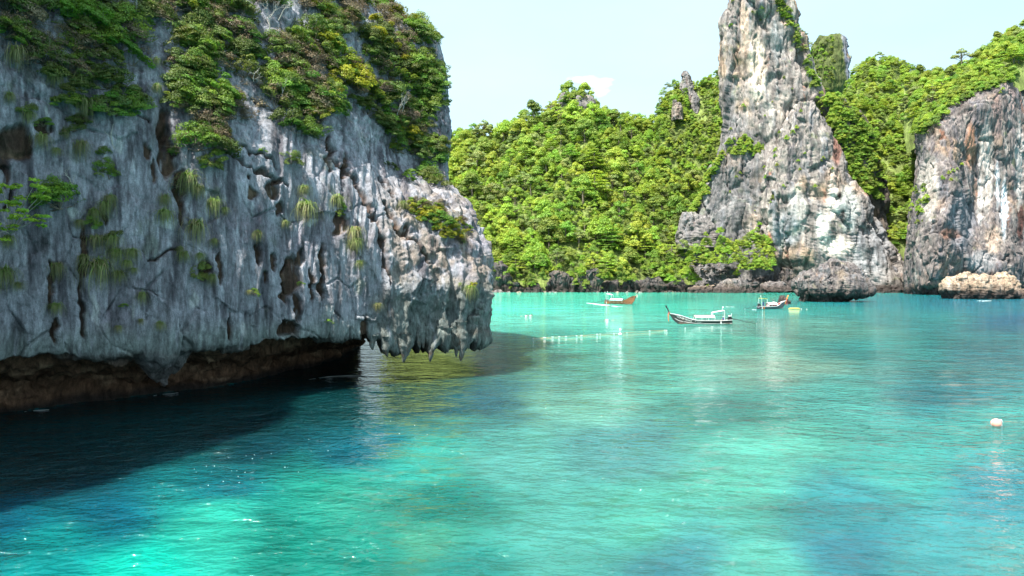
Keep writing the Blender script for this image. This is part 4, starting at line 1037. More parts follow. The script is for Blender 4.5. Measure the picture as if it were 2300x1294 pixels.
# hidden by the near cliff or outside the frame
hid = (pxs < 995) | (pxs > 2330) | (pys < -25) | ((pxs < 1095) & (pys > 470))
size[hid] = -1
order = np.argsort(-size)
single = set(order[:285].tolist())
def where_words(px, py):
    h = 'beside the near cliff' if px < 1100 else 'far left' if px < 1180 else 'left' if px < 1260 else 'left of centre' if px < 1330 else 'centre' if px < 1400 else 'right of centre' if px < 1470 else 'right' if px < 1550 else 'far right'
    v = 'top' if py < 300 else 'upper' if py < 380 else 'middle' if py < 460 else 'lower' if py < 540 else 'lowest'
    return v, h
rest = []
for i, (p, s, pr, wh) in enumerate(TREES):
    rot = random.uniform(0, 6.28)
    if i not in single:
        rest.append((p, s, pr, rot)); continue
    words, cm, tm = PROTO[pr]
    nm = 'screw_pine' if pr >= NP - 2 else 'broadleaf_tree'
    root = empty(nm, tuple(p), rot); root.scale = (s,) * 3
    cr = obj('crown', cm, root); obj('trunk', tm, root)
    v, h = where_words(pxs[i], pys[i])
    extra = f'{v} part, {h}' if 'middle hill' in wh or 'shore' in wh else ('top' if pys[i] < 150 else 'upper part' if pys[i] < 230 else 'middle part' if pys[i] < 330 else 'lower part') + (', left side' if pxs[i] < 1760 else ', right of the spire' if pxs[i] < 1900 else ', by the ravine' if pxs[i] < 2060 else ', right side' if pxs[i] < 2190 else ', far right')
    tag(root, f'{words} ' + ('' if pr >= NP - 2 else 'tree ') + f'{wh}, {extra}', 'plant' if pr >= NP - 2 else 'tree', 'jungle trees across the bay')
# the mass of the smaller trees: instances on points
def tree_mass(name, items, meshes, label, srcs_=None):
    me = bpy.data.meshes.new(name)
    me.vertices.add(len(items)); me.vertices.foreach_set('co', np.array([t[0] for t in items], np.float32).ravel())
    for nm, ty, vals in (('s', 'FLOAT', [t[1] for t in items]), ('r', 'FLOAT', [t[3] for t in items]), ('k', 'INT', [t[2] for t in items])):
        a = me.attributes.new(nm, ty, 'POINT'); a.data.foreach_set('value', np.array(vals, np.float32 if ty == 'FLOAT' else np.int32))
    o = obj(name, me)
    ng = bpy.data.node_groups.new(name, 'GeometryNodeTree')
    ng.interface.new_socket('Geometry', in_out='INPUT', socket_type='NodeSocketGeometry'); ng.interface.new_socket('Geometry', in_out='OUTPUT', socket_type='NodeSocketGeometry')
    gi, go = ng.nodes.new('NodeGroupInput'), ng.nodes.new('NodeGroupOutput')
    j = ng.nodes.new('GeometryNodeGeometryToInstance')
    srcs = []
    for k, m in enumerate(meshes):
        srcs.append((srcs_ or SRC)[k])
    for so in reversed(srcs):
        oi = ng.nodes.new('GeometryNodeObjectInfo'); oi.inputs['Object'].default_value = so
        ng.links.new(oi.outputs['Geometry'], j.inputs[0])
    ip = ng.nodes.new('GeometryNodeInstanceOnPoints'); ip.inputs['Pick Instance'].default_value = True
    ng.links.new(gi.outputs[0], ip.inputs['Points']); ng.links.new(j.outputs[0], ip.inputs['Instance'])
    def na(n, t):
        q = ng.nodes.new('GeometryNodeInputNamedAttribute'); q.data_type = t; q.inputs['Name'].default_value = n
        return [s for s in q.outputs if s.enabled and s.name == 'Attribute'][0]
    ng.links.new(na('k', 'INT'), ip.inputs['Instance Index']); ng.links.new(na('s', 'FLOAT'), ip.inputs['Scale'])
    cx_ = ng.nodes.new('ShaderNodeCombineXYZ'); ng.links.new(na('r', 'FLOAT'), cx_.inputs['Z'])
    ng.links.new(cx_.outputs[0], ip.inputs['Rotation'])
    ng.links.new(ip.outputs[0], go.inputs[0])
    md = o.modifiers.new('trees', 'NODES'); md.node_group = ng
    tag(o, label, kind='stuff')
    return o
# one crown of each kind as source for the mass (an individual's own crown object)
SRC = []
for k, (w, cm, tm) in enumerate(PROTO):
    so = next((o for o in COL.objects if o.type == 'MESH' and o.data == cm), None)
    if so is None:
        root = empty('broadleaf_tree', tuple(P3(1250 + 9 * k, 330, 520))); so = obj('crown', cm, root); obj('trunk', tm, root)
        tag(root, w + ' tree on the upper middle hill', 'tree', 'jungle trees across the bay')
    SRC.append(so)
print('TREES', len(TREES), 'rest', len(rest))
tree_mass('jungle_canopy', rest, [p[1] for p in PROTO], 'dense mass of smaller jungle trees on the far hills')

# ------------------------------------------------------------------ shrubs, grass and dead wood on the near cliff
LEAF_NEAR = [leaf_mat('shrub_leaf_dark', (.12, .17, .038), .25, .3, .02), leaf_mat('shrub_leaf_green', (.15, .25, .036), .25, .35, .02), leaf_mat('shrub_leaf_brown', (.17, .13, .075), .25, .2, .02),
             leaf_mat('shrub_leaf_yellow', (.26, .28, .025), .2, .4, .015), leaf_mat('shrub_leaf_fresh', (.13, .26, .03), .2, .4, .015)]
SHRUB = []
for v, (mi, w, sh) in enumerate([(0, 'dark green', 0), (0, 'dark olive', 1), (1, 'mid green', 0), (1, 'leafy green', 1), (2, 'brown withered', 0), (3, 'yellow-topped', 1), (4, 'fresh green', 1), (0, 'dark spreading', 2), (2, 'twiggy brown', 1)]):
    if sh == 0: lob = rlobes(14, 1.0, .0, 1.35, .46, 110 + v, 1.0)
    elif sh == 1: lob = rlobes(18, 1.25, .15, 1.15, .36, 110 + v, .75, .5)
    else: lob = rlobes(22, 1.5, -.1, 1.1, .40, 110 + v, .8, .5)
    V, F, c = crown_lobes(lob, 3800 if mi != 2 else 2400, .056 if mi != 2 else .045, 130 + v, .30, asp=.9, tintvar=.3)
    # a little bare wood and shade within
    tw = []
    r = np.random.default_rng(v)
    for q in range(12):
        l = lob[q % len(lob)]; e = np.array(l[:3]); m_ = e * .5 + r.normal(size=3) * .12
        tw.append(tube([[0, 0, -.15], m_, e + r.normal(size=3) * .1], [.035, .022, .008], 4))
        if mi == 2:
            for u in range(5):
                e2 = e + r.normal(size=3) * .5; tw.append(tube([m_, (m_ + e2) / 2 + r.normal(size=3) * .08, e2], [.016, .011, .005], 3))
    TV, TF = join(tw)
    SHRUB.append((w, make_mesh('foliage', V, F, LEAF_NEAR[mi], c, smooth=False), make_mesh('branches', TV, TF, M_bark)))
def hanging_grass(seed, n=230, L=1.2, dry=.35):
    r = np.random.default_rng(seed)
    Vs, Fs, Cs, o = [], [], [], 0
    for k in range(n):
        th = r.uniform(-math.pi, math.pi); out_ = r.uniform(.1, .85)
        d = np.array([math.cos(th), math.sin(th), 0]); side = np.array([-math.sin(th), math.cos(th), 0])
        b0 = np.array([r.normal() * .10, r.normal() * .10, r.normal() * .07])
        l = L * r.uniform(.35, 1.15); up = r.uniform(.05, .8)
        sg = 6; w = .012 * r.uniform(.8, 1.5)
        isdry = r.random() < dry
        for q in range(sg + 1):
            t = q / sg
            p = b0 + d * out_ * l * math.sin(min(t * 1.7, 1.5)) * .75 + np.array([0, 0, l * (up * math.sin(t * 2.6) * .5 - .95 * t * t)])
            p = p + side * .05 * math.sin(t * 3 + k)
            ww = w * (1.1 - t)
            Vs += [p - side * ww, p + side * ww]
            g = np.array([.15, .25, .05]) * (.8 + .5 * r.random()) if not isdry else np.array([.27, .235, .12]) * (.8 + .4 * r.random())
            g = g * (1 - t * .8) + np.array([.27, .26, .13]) * t * .8 if t > .45 else g
            Cs += [tuple(g)] * 2
        for q in range(sg): Fs.append((o + 2 * q, o + 2 * q + 1, o + 2 * q + 3, o + 2 * q + 2))
        o += 2 * (sg + 1)
    return make_mesh('grass_tuft', np.array(Vs), np.array(Fs), M_grass, np.array(Cs), smooth=True)
M_grass = leaf_mat('hanging_grass', (1, 1, 1), .15, .3, .012)
GRASS = [hanging_grass(s, 230, 1.2, d) for s, d in ((1, .2), (2, .35), (3, .55), (4, .15))]
GPOS = [(18, 612, 44), (45, 640, 20), (214, 541, 38), (258, 536, 34), (262, 568, 40), (222, 596, 66), (190, 580, 30), (300, 570, 30), (288, 592, 26), (268, 615, 32), (130, 598, 34), (128, 686, 28), (372, 480, 40), (372, 450, 26), (440, 508, 48), (414, 572, 24), (446, 578, 22), (320, 665, 24), (317, 720, 14), (482, 458, 34), (505, 470, 18), (686, 466, 44), (795, 520, 38), (802, 545, 30),
        (755, 450, 34), (360, 728, 20), (268, 735, 18), (240, 462, 34), (218, 478, 32), (250, 450, 28), (45, 118, 44), (130, 178, 36), (183, 185, 34), (190, 235, 42), (222, 232, 26), (305, 215, 32), (356, 200, 24), (98, 310, 30), (182, 330, 36), (126, 340, 20), (425, 400, 44), (440, 425, 30), (180, 500, 20), (68, 260, 26),
        (20, 540, 26), (410, 560, 18), (850, 690, 20), (1052, 650, 26), (1030, 640, 10), (484, 545, 20), (560, 655, 12), (685, 425, 24), (640, 500, 18), (580, 525, 22), (150, 300, 18), (305, 610, 16), (1030, 530, 26), (1000, 480, 20), (60, 60, 26), (25, 215, 22), (905, 460, 20), (350, 140, 20), (500, 200, 22), (810, 590, 20), (475, 625, 22)]
def near_place(px, py):
    v = 'at the top edge of' if py < 45 else 'high on' if py < 100 else 'fairly high on' if py < 160 else 'a third down' if py < 230 else 'above mid-height on' if py < 330 else 'halfway up' if py < 450 else 'below mid-height on' if py < 560 else 'low on' if py < 660 else 'at the foot of'
    for lim, h in ((60, 'at the far left'), (130, 'near the left edge'), (210, 'well left'), (300, 'left'), (390, 'left of brown streak'), (480, 'right of brown streak'), (570, 'left of centre'), (660, 'in the centre'), (750, 'right of centre'), (840, 'well right'), (920, 'towards the tip'), (3000, 'at the right edge')):
        if px < lim: return f'{v} the near cliff, {h}'
rg = random.Random(21)
for k, (px, py, sz) in enumerate(GPOS):
    h = NEAR.at(px, py, 5)
    if h is None: continue
    p, n = h
    o = obj('grass_tuft', GRASS[k % 4])
    s = sz / FPX * p[1] * .95
    o.location = tuple(p + n * .08 + np.array([.12, -.28, .1])); o.scale = (s * rg.uniform(1.1, 1.4), s * 1.2, s * rg.uniform(.85, 1.15)); o.rotation_euler = (0, 0, rg.uniform(0, 6.28))
    dryw = ['green', 'straw-tipped', 'half-dry', 'fresh green'][k % 4]
    tag(o, ('large ' if sz > 40 else 'small ' if sz < 25 else '') + dryw + ' hanging grass tuft ' + near_place(px, py), 'grass tuft', 'grass tufts hanging from the near cliff')
VEG = [[(0, -40), (330, -40), (330, 40), (300, 120), (330, 190), (300, 240), (180, 260), (120, 200), (90, 130), (60, 100), (0, 90)],
       [(330, -40), (470, -40), (440, 30), (400, 20), (330, 30)],
       [(400, 60), (470, 10), (560, 60), (570, 160), (600, 170), (690, 160), (770, 210), (700, 290), (655, 305), (625, 270), (600, 200), (560, 200), (510, 180), (480, 330), (425, 335), (395, 230), (385, 130)],
       [(560, 95), (690, 90), (700, 170), (600, 175), (575, 150)], [(640, -40), (960, -40), (990, 60), (990, 160), (970, 260), (1005, 370), (960, 410), (880, 350), (840, 320), (820, 250), (770, 215), (690, 100), (690, 20)],
       [(470, -40), (640, -40), (640, 0), (560, 30), (480, 20)]]
HOLES = [[(335, 30), (400, 40), (385, 200), (345, 150)], [(575, 10), (680, 10), (690, 85), (590, 75)], [(495, 150), (560, 165), (545, 225), (500, 215)], [(765, 215), (810, 235), (830, 320), (745, 300)], [(0, 100), (60, 110), (110, 190), (60, 200), (0, 160)]]
cnt = 0
spots = []
areas = [9, 3, 9, 3, 14, 2]
for pi, poly in enumerate(VEG):
    for (x, y) in scatter_poly(poly, [85, 26, 125, 26, 250, 26][pi], 40 + pi):
        if any(inpoly(np.array([x]), np.array([y]), h)[0] for h in HOLES): continue
        spots.append((x, y, None, None))
spots += [(190, 40, 1.5, 6), (215, 60, 1.4, 6), (175, 60, 1.2, 3), (130, 440, 1.15, 2), (132, 446, 1.2, 3), (478, 355, .8, 3), (470, 362, .7, 0), (245, 390, .6, 2), (232, 375, .6, 2), (655, 350, .6, 7), (700, 200, 1.5, 6), (720, 215, 1.3, 3), (660, 230, 1.2, 2), (655, 290, .9, 3), (780, 170, 1.9, 5), (810, 185, 1.6, 5),
          (760, 180, 1.3, 5), (835, 80, 1.4, 5), (725, 88, 1.3, 5), (745, 92, 1.0, 5), (870, 110, 1.3, 5), (850, 55, 1.2, 5), (900, 40, 1.4, 5), (880, 95, 1.2, 8), (845, 218, 1.1, 5), (940, 160, 1.0, 5), (985, 330, .9, 5), (905, 300, .9, 5), (885, 335, .8, 5), (925, 390, .7, 3), (960, 480, 1.0, 5), (985, 495, 1.0, 6), (930, 475, .9, 5), (1005, 505, .9, 6), (1020, 520, .8, 5), (950, 462, .7, 8),
          (990, 460, .7, 8), (915, 400, .6, 6), (875, 378, .7, 1), (760, 460, .45, 3), (762, 475, .4, 3), (95, 270, .5, 3), (60, 240, .5, 0), (225, 130, 1.2, 1), (40, 65, .8, 3), (590, 340, .3, 6), (400, 345, .4, 2), (568, 655, .35, 3), (450, 600, .6, 1), (445, 615, .5, 0), (180, 275, .7, 1), (165, 290, .6, 0), (420, 410, .8, 8), (235, 340, .4, 2), (205, 500, .5, 2), (255, 525, .5, 0), (740, 725, .3, 3), (280, 690, .25, 3), (675, 640, .25, 3), (722, 250, .5, 2), (1062, 640, .4, 5), (655, 360, .5, 1), (500, 315, .6, 0), (530, 250, .9, 4), (560, 260, .8, 8), (520, 220, .9, 4)]
for k_, (x, y) in enumerate(scatter_poly([(905, 455), (960, 445), (1040, 500), (1062, 530), (1040, 545), (1000, 530), (960, 500), (915, 480)], 42, 77)): spots.append((x, y, .3 + .3 * (k_ % 5) / 4, [5, 6, 5, 8, 5, 3][k_ % 6]))
rg = random.Random(31)
SH = []
for (x, y, s, v) in spots:
    h = NEAR.at(x, y, 5)
    if h is None: continue
    p, n = h
    own = s is not None
    if s is None:
        s = rg.uniform(.6, 1.3) * (1.15 if x > 600 else 1.0)
        v = rg.choices(range(9), weights=[8, 10, 5, 5, 8, 4 if x > 640 else 0, 3, 7, 6])[0]
        if x > 930: v = rg.choice([0, 1, 2, 2, 3, 7])
    SH.append((x, y, p, n, s, v, own, rg.uniform(0, 6.28)))
sz_ = np.array([q[4] / q[2][1] * (3 if q[6] else 1) * (0 if q[1] < -8 or q[0] < -5 else 1) for q in SH])
keep = set(np.argsort(-sz_)[:270].tolist())
mass = []
firsts = {}
for k, (x, y, p, n, s, v, own, rz_) in enumerate(SH):
    w, fm, bm_ = SHRUB[v]
    at_ = p + n * .1 - np.array([0, 0, .35 * s])
    if k not in keep:
        mass.append((at_, s, v, rz_)); continue
    root = empty('cliff_shrub', tuple(at_), rz_)
    root.rotation_euler = Euler((n[1] * -.45, n[0] * .45, rz_)); root.scale = (s, s, s * rg.uniform(.8, 1.1))
    f_ = obj('foliage', fm, root); obj('branches', bm_, root); firsts.setdefault(v, f_)
    tag(root, ('very big ' if s > 1.45 else 'big ' if s > 1.15 else 'tiny ' if s < .45 else 'little ' if s < .75 else '') + w + ' shrub ' + near_place(x, y), 'shrub', 'shrubs rooted in the near cliff')
    cnt += 1
SRC2 = [firsts.get(v) or next(iter(firsts.values())) for v in range(9)]
tree_mass('cliff_creepers', mass, SRC2, 'matted smaller shrubs and creepers between the bushes of the near cliff', SRC2)
print('shrubs', cnt)
# leaning tree with large leaves entering at the left edge
def big_leaf_tree():
    h = NEAR.at(20, 520, 6); p = h[0]
    root = empty('leafy_tree', tuple(p + h[1] * .3))
    r = np.random.default_rng(3)
    lob = []; tw = []
    for k, (x, y) in enumerate([(5, 425), (40, 415), (75, 420), (95, 450), (60, 450), (20, 460), (110, 490), (75, 490), (30, 490), (-20, 440), (-30, 480), (50, 478), (100, 430), (5, 505), (-10, 530)]):
        q = P3(x, y, p[1] - 1.4 - .5 * (k % 3)) - np.array(root.location)
        for w_ in range(3): lob.append((*(q + r.normal(size=3) * (.28, .3, .2)), .28, .3, .16))
        q = q + 0; tw.append(tube([[0, 0, -.2], q * .55 + np.array([0, .1, .15]), q], [.05, .03, .012], 5))
    V, F, c = crown_lobes(lob, 1700, .085, 5, .5, asp=1.3)
    obj('foliage', make_mesh('foliage', V, F, leaf_mat('large_fresh_leaf', (.26, .42, .05), .1, .45, .01), c, smooth=False), root)
    V, F = join(tw); obj('branches', make_mesh('branches', V, F, M_deadwood), root)
    tag(root, 'light green large-leaved tree reaching in at the left edge of the photo', 'tree')
big_leaf_tree()
# dead, bleached branching trees
def dead_tree(px, py, hpx, lean, label, seed, spread=.5, depth=4):
    h = NEAR.at(px, py, 6)
    if h is None: return
    p, n = h; r = np.random.default_rng(seed)
    H = hpx / FPX * p[1]
    parts = []
    def grow(a, d, l, rad, lv):
        b = a + d * l; m_ = (a + b) / 2 + r.normal(size=3) * l * .07
        parts.append(tube([a, m_, b], [rad, rad * .82, rad * .6], 5))
        if lv <= 0: return
        for q in range(r.integers(2, 4)):
            d2 = d + r.normal(size=3) * spread; d2[2] += .15; d2 /= np.linalg.norm(d2)
            grow(m_ if q == 2 else b, d2, l * r.uniform(.55, .8), rad * .58, lv - 1)
    d0 = np.array([lean, -.25, 1.0]); d0 /= np.linalg.norm(d0)
    grow(np.zeros(3), d0, H * .42, max(.035, H * .024), depth)
    V, F = join(parts)
    o = obj('dead_tree', make_mesh('dead_tree', V, F, M_deadwood)); o.location = tuple(p + n * .7)
    tag(o, label, 'dead tree', 'bleached dead trees on the near cliff')
dead_tree(592, 75, 75, .1, 'bleached dead tree with wide branches high in the middle of the near cliff', 1)
dead_tree(625, 65, 60, .6, 'bare white branches reaching right beside the wide dead tree', 2)
dead_tree(624, 228, 45, .15, 'short dead stump of two white stems above the middle rock face', 3, depth=3)
dead_tree(895, 272, 60, .25, 'fan of white dead stems among shrubs towards the tip', 4, .35, 4)
dead_tree(880, 270, 55, .35, 'thinner white dead stems left of the fan of stems', 5, .3, 3)
dead_tree(172, 430, 45, -.2, 'pale twisted dead branches beside the round green shrub', 6, .7, 4)
dead_tree(293, 30, 50, .2, 'thin dead stem near the top edge of the photo', 7, .3, 2)
dead_tree(560, 190, 40, .2, 'grey dead twigs above the middle rock pocket', 8, .8, 4)
dead_tree(268, 345, 55, -.1, 'thin bare stem hanging against the left rock face', 9, .3, 2)
# ------------------------------------------------------------------ boats
def mcol(name, c, rough=.5, noise=.1, metal=0.): return plain(name, c, rough, noise, metal, 3.0)
MW = mcol('white_paint', (.78, .79, .78), .45); MDK = mcol('dark_hull_paint', (.035, .035, .035), .45); MOR = mcol('varnished_wood', (.22, .09, .04), .4, .2); MRD = mcol('red_paint', (.45, .05, .04), .5)
MGR = mcol('grey_hull_paint', (.10, .11, .13), .5); MWD = mcol('weathered_planks', (.30, .24, .18), .7, .2); MBK = mcol('black_metal', (.03, .03, .033), .45, .2, .4); MST = mcol('engine_steel', (.30, .30, .31), .4, .3, .7)
MAQ = mcol('pale_blue_canvas', (.50, .66, .68), .8); MCV = mcol('white_canvas', (.82, .80, .74), .8); MSK = mcol('skin', (.30, .17, .11), .6); MHR = mcol('hair', (.02, .016, .014), .6)
MBL = mcol('blue_shirt', (.03, .05, .30), .8); MBL2 = mcol('dark_cloth', (.04, .05, .07), .8); MPK = mcol('pink_cloth', (.60, .16, .18), .8); MRC = mcol('red_cloth', (.5, .05, .05), .8); MWC = mcol('white_cloth', (.75, .74, .72), .8)
MOG = mcol('orange_paint', (.75, .24, .03), .5); MYL = mcol('yellow_cloth', (.75, .55, .10), .8); MPP = mcol('magenta_cloth', (.45, .03, .14), .8); MTN = mcol('tan_rope', (.50, .32, .16), .9)
MGL = mcol('pale_windscreen', (.45, .52, .55), .2)
def box(sx, sy, sz, c=(0, 0, 0), rot=(0, 0, 0)):
    V = np.array([[x, y, z] for x in (-.5, .5) for y in (-.5, .5) for z in (-.5, .5)]) * (sx, sy, sz)
    M = np.array(Euler(rot).to_matrix()); V = V @ M.T + np.array(c)
    F = np.array([[0, 1, 3, 2], [4, 6, 7, 5], [0, 4, 5, 1], [2, 3, 7, 6], [0, 2, 6, 4], [1, 5, 7, 3]])
    return V, F
def solid(name, parts, mat, parent=None, bev=0.0, smooth=False):
    V, F = join(parts)
    me = make_mesh(name, V, F, mat, smooth=smooth)
    bm = bmesh.new(); bm.from_mesh(me)
    if bev: bmesh.ops.bevel(bm, geom=bm.edges[:], offset=bev, segments=2, affect='EDGES', clamp_overlap=True)
    bmesh.ops.recalc_face_normals(bm, faces=bm.faces[:]); bm.to_mesh(me); bm.free()
    return obj(name, me, parent)
def figure(name, joints, parent, label, shirt, trousers, hat=None):
    """one skinned body from named joints (metres, figure's own axes); hair and clothes follow the bones"""
    J = joints
    order = ['pelvis', 'waist', 'chest', 'neck', 'head', 'crown', 'lsh', 'lel', 'lwr', 'lhand', 'rsh', 'rel', 'rwr', 'rhand', 'lhip', 'lkn', 'lan', 'ltoe', 'rhip', 'rkn', 'ran', 'rtoe']
    E = [('pelvis', 'waist'), ('waist', 'chest'), ('chest', 'neck'), ('neck', 'head'), ('head', 'crown'), ('chest', 'lsh'), ('lsh', 'lel'), ('lel', 'lwr'), ('lwr', 'lhand'), ('chest', 'rsh'), ('rsh', 'rel'), ('rel', 'rwr'), ('rwr', 'rhand'),
         ('pelvis', 'lhip'), ('lhip', 'lkn'), ('lkn', 'lan'), ('lan', 'ltoe'), ('pelvis', 'rhip'), ('rhip', 'rkn'), ('rkn', 'ran'), ('ran', 'rtoe')]
    rad = dict(pelvis=.13, waist=.12, chest=.15, neck=.055, head=.095, crown=.085, lsh=.065, lel=.045, lwr=.032, lhand=.035, rsh=.065, rel=.045, rwr=.032, rhand=.035, lhip=.095, lkn=.06, lan=.042, ltoe=.04, rhip=.095, rkn=.06, ran=.042, rtoe=.04)
    me = bpy.data.meshes.new(name); me.from_pydata([J[k] for k in order], [(order.index(a), order.index(b)) for a, b in E], [])
    o = bpy.data.objects.new(name, me); COL.objects.link(o)
    o.modifiers.new('skin', 'SKIN'); 
    for k, n in enumerate(order):
        sv = me.skin_vertices[0].data[k]; sv.radius = (rad[n], rad[n]); sv.use_root = (n == 'pelvis')
    sb = o.modifiers.new('sub', 'SUBSURF'); sb.levels = 1; sb.render_levels = 1
    dg = bpy.context.evaluated_depsgraph_get(); ev = o.evaluated_get(dg)
    nm_ = bpy.data.meshes.new_from_object(ev)
    o.modifiers.clear(); o.data = nm_
    for m in (MSK, shirt, trousers, MHR): nm_.materials.append(m)
    segs = [(Vector(J[a]), Vector(J[b]), {'pelvis': 2, 'waist': 1, 'chest': 1, 'lsh': 1, 'rsh': 1, 'lhip': 2, 'rhip': 2}.get(a, 0)) for a, b in E]
    for f in nm_.polygons:
        c = f.center; best = None
        for a, b, mi in segs:
            d = b - a; t = max(0, min(1, (c - a).dot(d) / max(d.length_squared, 1e-6))); dist = (c - a - d * t).length
            if best is None or dist < best[0]: best = (dist, mi)
        f.material_index = best[1]; f.use_smooth = True
    # hair cap
    hd = Vector(J['crown']); hv, hf = [], []
    th = np.linspace(0, 2 * np.pi, 10, endpoint=False)[:, None]; ph = np.linspace(.02, 1.45, 6)[None, :]
    V = np.stack([.112 * np.cos(th) * np.sin(ph), .122 * np.sin(th) * np.sin(ph) + 0 * ph, .115 * np.cos(ph) + 0 * th], -1) + np.array(hd) + np.array([0, 0, -.005])
    hm = make_mesh('hair', V, grid_faces(10, 6, True), hat or MHR)
    h = obj('hair' if hat is None else 'hat', hm, o)
    tag(o, label, 'person', 'people on the longtail boats')
    return o
def pose(kind, r):
    """joints for a sitting, standing or steering figure facing +x"""
    if kind == 'stand':
        J = dict(pelvis=(0, 0, .92), waist=(0, 0, 1.08), chest=(.02, 0, 1.3), neck=(.03, 0, 1.46), head=(.05, 0, 1.56), crown=(.05, 0, 1.66), lsh=(.02, .19, 1.36), lel=(.10, .24, 1.1), lwr=(.28, .22, 1.0), lhand=(.35, .21, 1.0),
                 rsh=(.02, -.19, 1.36), rel=(.12, -.26, 1.52), rwr=(.18, -.2, 1.75), rhand=(.18, -.18, 1.83), lhip=(0, .09, .86), lkn=(.03, .11, .48), lan=(-.02, .12, .09), ltoe=(.14, .13, .04), rhip=(0, -.09, .86), rkn=(.05, -.11, .48), ran=(0, -.12, .09), rtoe=(.16, -.13, .04))
    else:
        w = r.uniform(-.05, .08)
        J = dict(pelvis=(0, 0, .12), waist=(-.01, 0, .28), chest=(.03 + w, 0, .50), neck=(.06 + w, 0, .65), head=(.09 + w, 0, .75), crown=(.10 + w, 0, .85), lsh=(.04 + w, .18, .56), lel=(.10, .25, .33), lwr=(.30, .16, .28), lhand=(.37, .13, .28),
                 rsh=(.04 + w, -.18, .56), rel=(.10, -.25, .33), rwr=(.30, -.16, .28), rhand=(.37, -.13, .28), lhip=(.06, .09, .10), lkn=(.42, .12, .16), lan=(.44, .12, -.24), ltoe=(.56, .13, -.28), rhip=(.06, -.09, .10), rkn=(.42, -.12, .16), ran=(.44, -.12, -.24), rtoe=(.56, -.13, -.28))
        if kind == 'crouch':
            J['lwr'] = (.36, .1, .45); J['lhand'] = (.43, .08, .47); J['lkn'] = (.34, .18, .34); J['rkn'] = (.34, -.18, .34)
    return J
def longtail(loc, rz, L, label, hullm, sheerm, postm, canopy, group='longtail boats in the bay', bow=1.5, freeb=.62, inner=None, text=None, stripe=None, beam=.95):
    """bow towards +x; waterline at z = 0"""
    root = empty('longtail_boat', loc, rz)
    tag(root, label, 'boat', group)
    nu, nv = 40, 13
    t = np.linspace(0, 1, nu)                                   # stern to bow
    x = (t - .5) * L
    half = beam * np.minimum(1, (t * 1.6 + .55)) * (1 - sm(t, .55, 1.0) ** 1.25 * .97)
    sheer = freeb + bow * sm(t, .45, 1.0) ** 1.7 + .12 * (1 - sm(t, 0, .2))
    keel = -.35 + (.35 + bow * .62) * sm(t, .86, 1.0) ** 1.2
    a = np.linspace(-1, 1, nv)
    V = np.zeros((nu, nv, 3))
    for i in range(nu):
        u = np.abs(a)
        yy = np.sign(a) * half[i] * (u ** .62)
        zz = keel[i] + (sheer[i] - keel[i]) * u ** 2.0
        V[i, :, 0] = x[i] + (sm(t[i], .8, 1.0) * .55) * (u ** 2); V[i, :, 1] = yy; V[i, :, 2] = zz
    inn = V.copy(); inn[..., 1] *= .93; inn[..., 2] += .04 * (1 - np.abs(a)) + .03 * 0
    inn[:, :, 2] = np.maximum(inn[:, :, 2], -.02 + 0 * inn[:, :, 2]) ; inn[:, 0, 2] = V[:, 0, 2]; inn[:, -1, 2] = V[:, -1, 2]
    solid('hull', [(V.reshape(-1, 3), grid_faces(nu, nv)), box(.06, half[0] * 1.8, sheer[0] - .05, (x[0] - .01, 0, (sheer[0] - .05) / 2))], hullm, root, smooth=True)
    solid('inner_planking', [(inn.reshape(-1, 3), grid_faces(nu, nv))], inner or MWD, root, smooth=True)
    for s in (0, -1):
        rail = V[:, s].copy(); rail[:, 2] += .03
        solid('gunwale', [tube(rail, np.full(nu, .045), 6)], sheerm, root, smooth=True)
        if stripe:
            st = V[:int(nu * .97), s].copy(); st[:, 2] = keel[:len(st)] + (st[:, 2] - keel[:len(st)]) * .46; st[:, 1] = np.sign(st[:, 1]) * half[:len(st)] * (.46 ** .31) * 1.01
            st[:, 0] = x[:len(st)] + sm(t[:len(st)], .8, 1.0) * .55 * .4
            solid('waterline_stripe', [tube(st, np.full(len(st), .03), 4)], stripe, root)
    # prow
    b0 = np.array([V[-1, nv // 2, 0] - .1, 0, keel[-1]]); b1 = np.array([L / 2 + .55, 0, sheer[-1]]); b2 = b1 + np.array([.75, 0, 1.55])
    solid('prow_post', [tube([b0, (b0 + b1) / 2, b1, (b1 + b2) / 2, b2, b2 + (.02, 0, .02)], [.06, .08, .10, .12, .14, .02], 6)], postm, root)
    solid('stem', [tube([b0 + (-.5, 0, -.55), b0, b1], [.05, .06, .07], 5)], hullm, root)
    rings = [(b1 + (b2 - b1) * k + np.array([0, 0, 0])) for k in (.04, .12, .20)]
    for p, m in zip(rings, canopy.get('ribbons', (MOG, MPP, MYL))):
        solid('prow_ribbon', [tube([p + (.0, .13, .05), p + (.12, 0, 0), p + (0, -.13, .05), p + (-.1, 0, .08), p + (0, .13, .05)], [.05] * 5, 5), tube([p + (.12, .02, 0), p + (.22, .05, -.5), p + (.18, .04, -canopy.get('tail', .9))], [.05, .045, .03], 4)], m, root)
    # benches and floor
    solid('deck', [box(L * .86, beam * 1.25, .04, (-L * .03, 0, .16))], MWD, root)
    for k in (-.28, -.12, .04, .20, .33):
        solid('bench', [box(.28, beam * 1.62 * (1 if k < .25 else .72), .05, (k * L, 0, .45 + .1 * (k > .15) + .25 * (k > .3)))], MWD, root, .01)
    solid('foredeck', [box(L * .12, .62, .04, (L * .41, 0, sheer[int(nu * .88)] - .1), (0, -.16, 0))], sheerm, root, .01)
    # canopies
    c = canopy
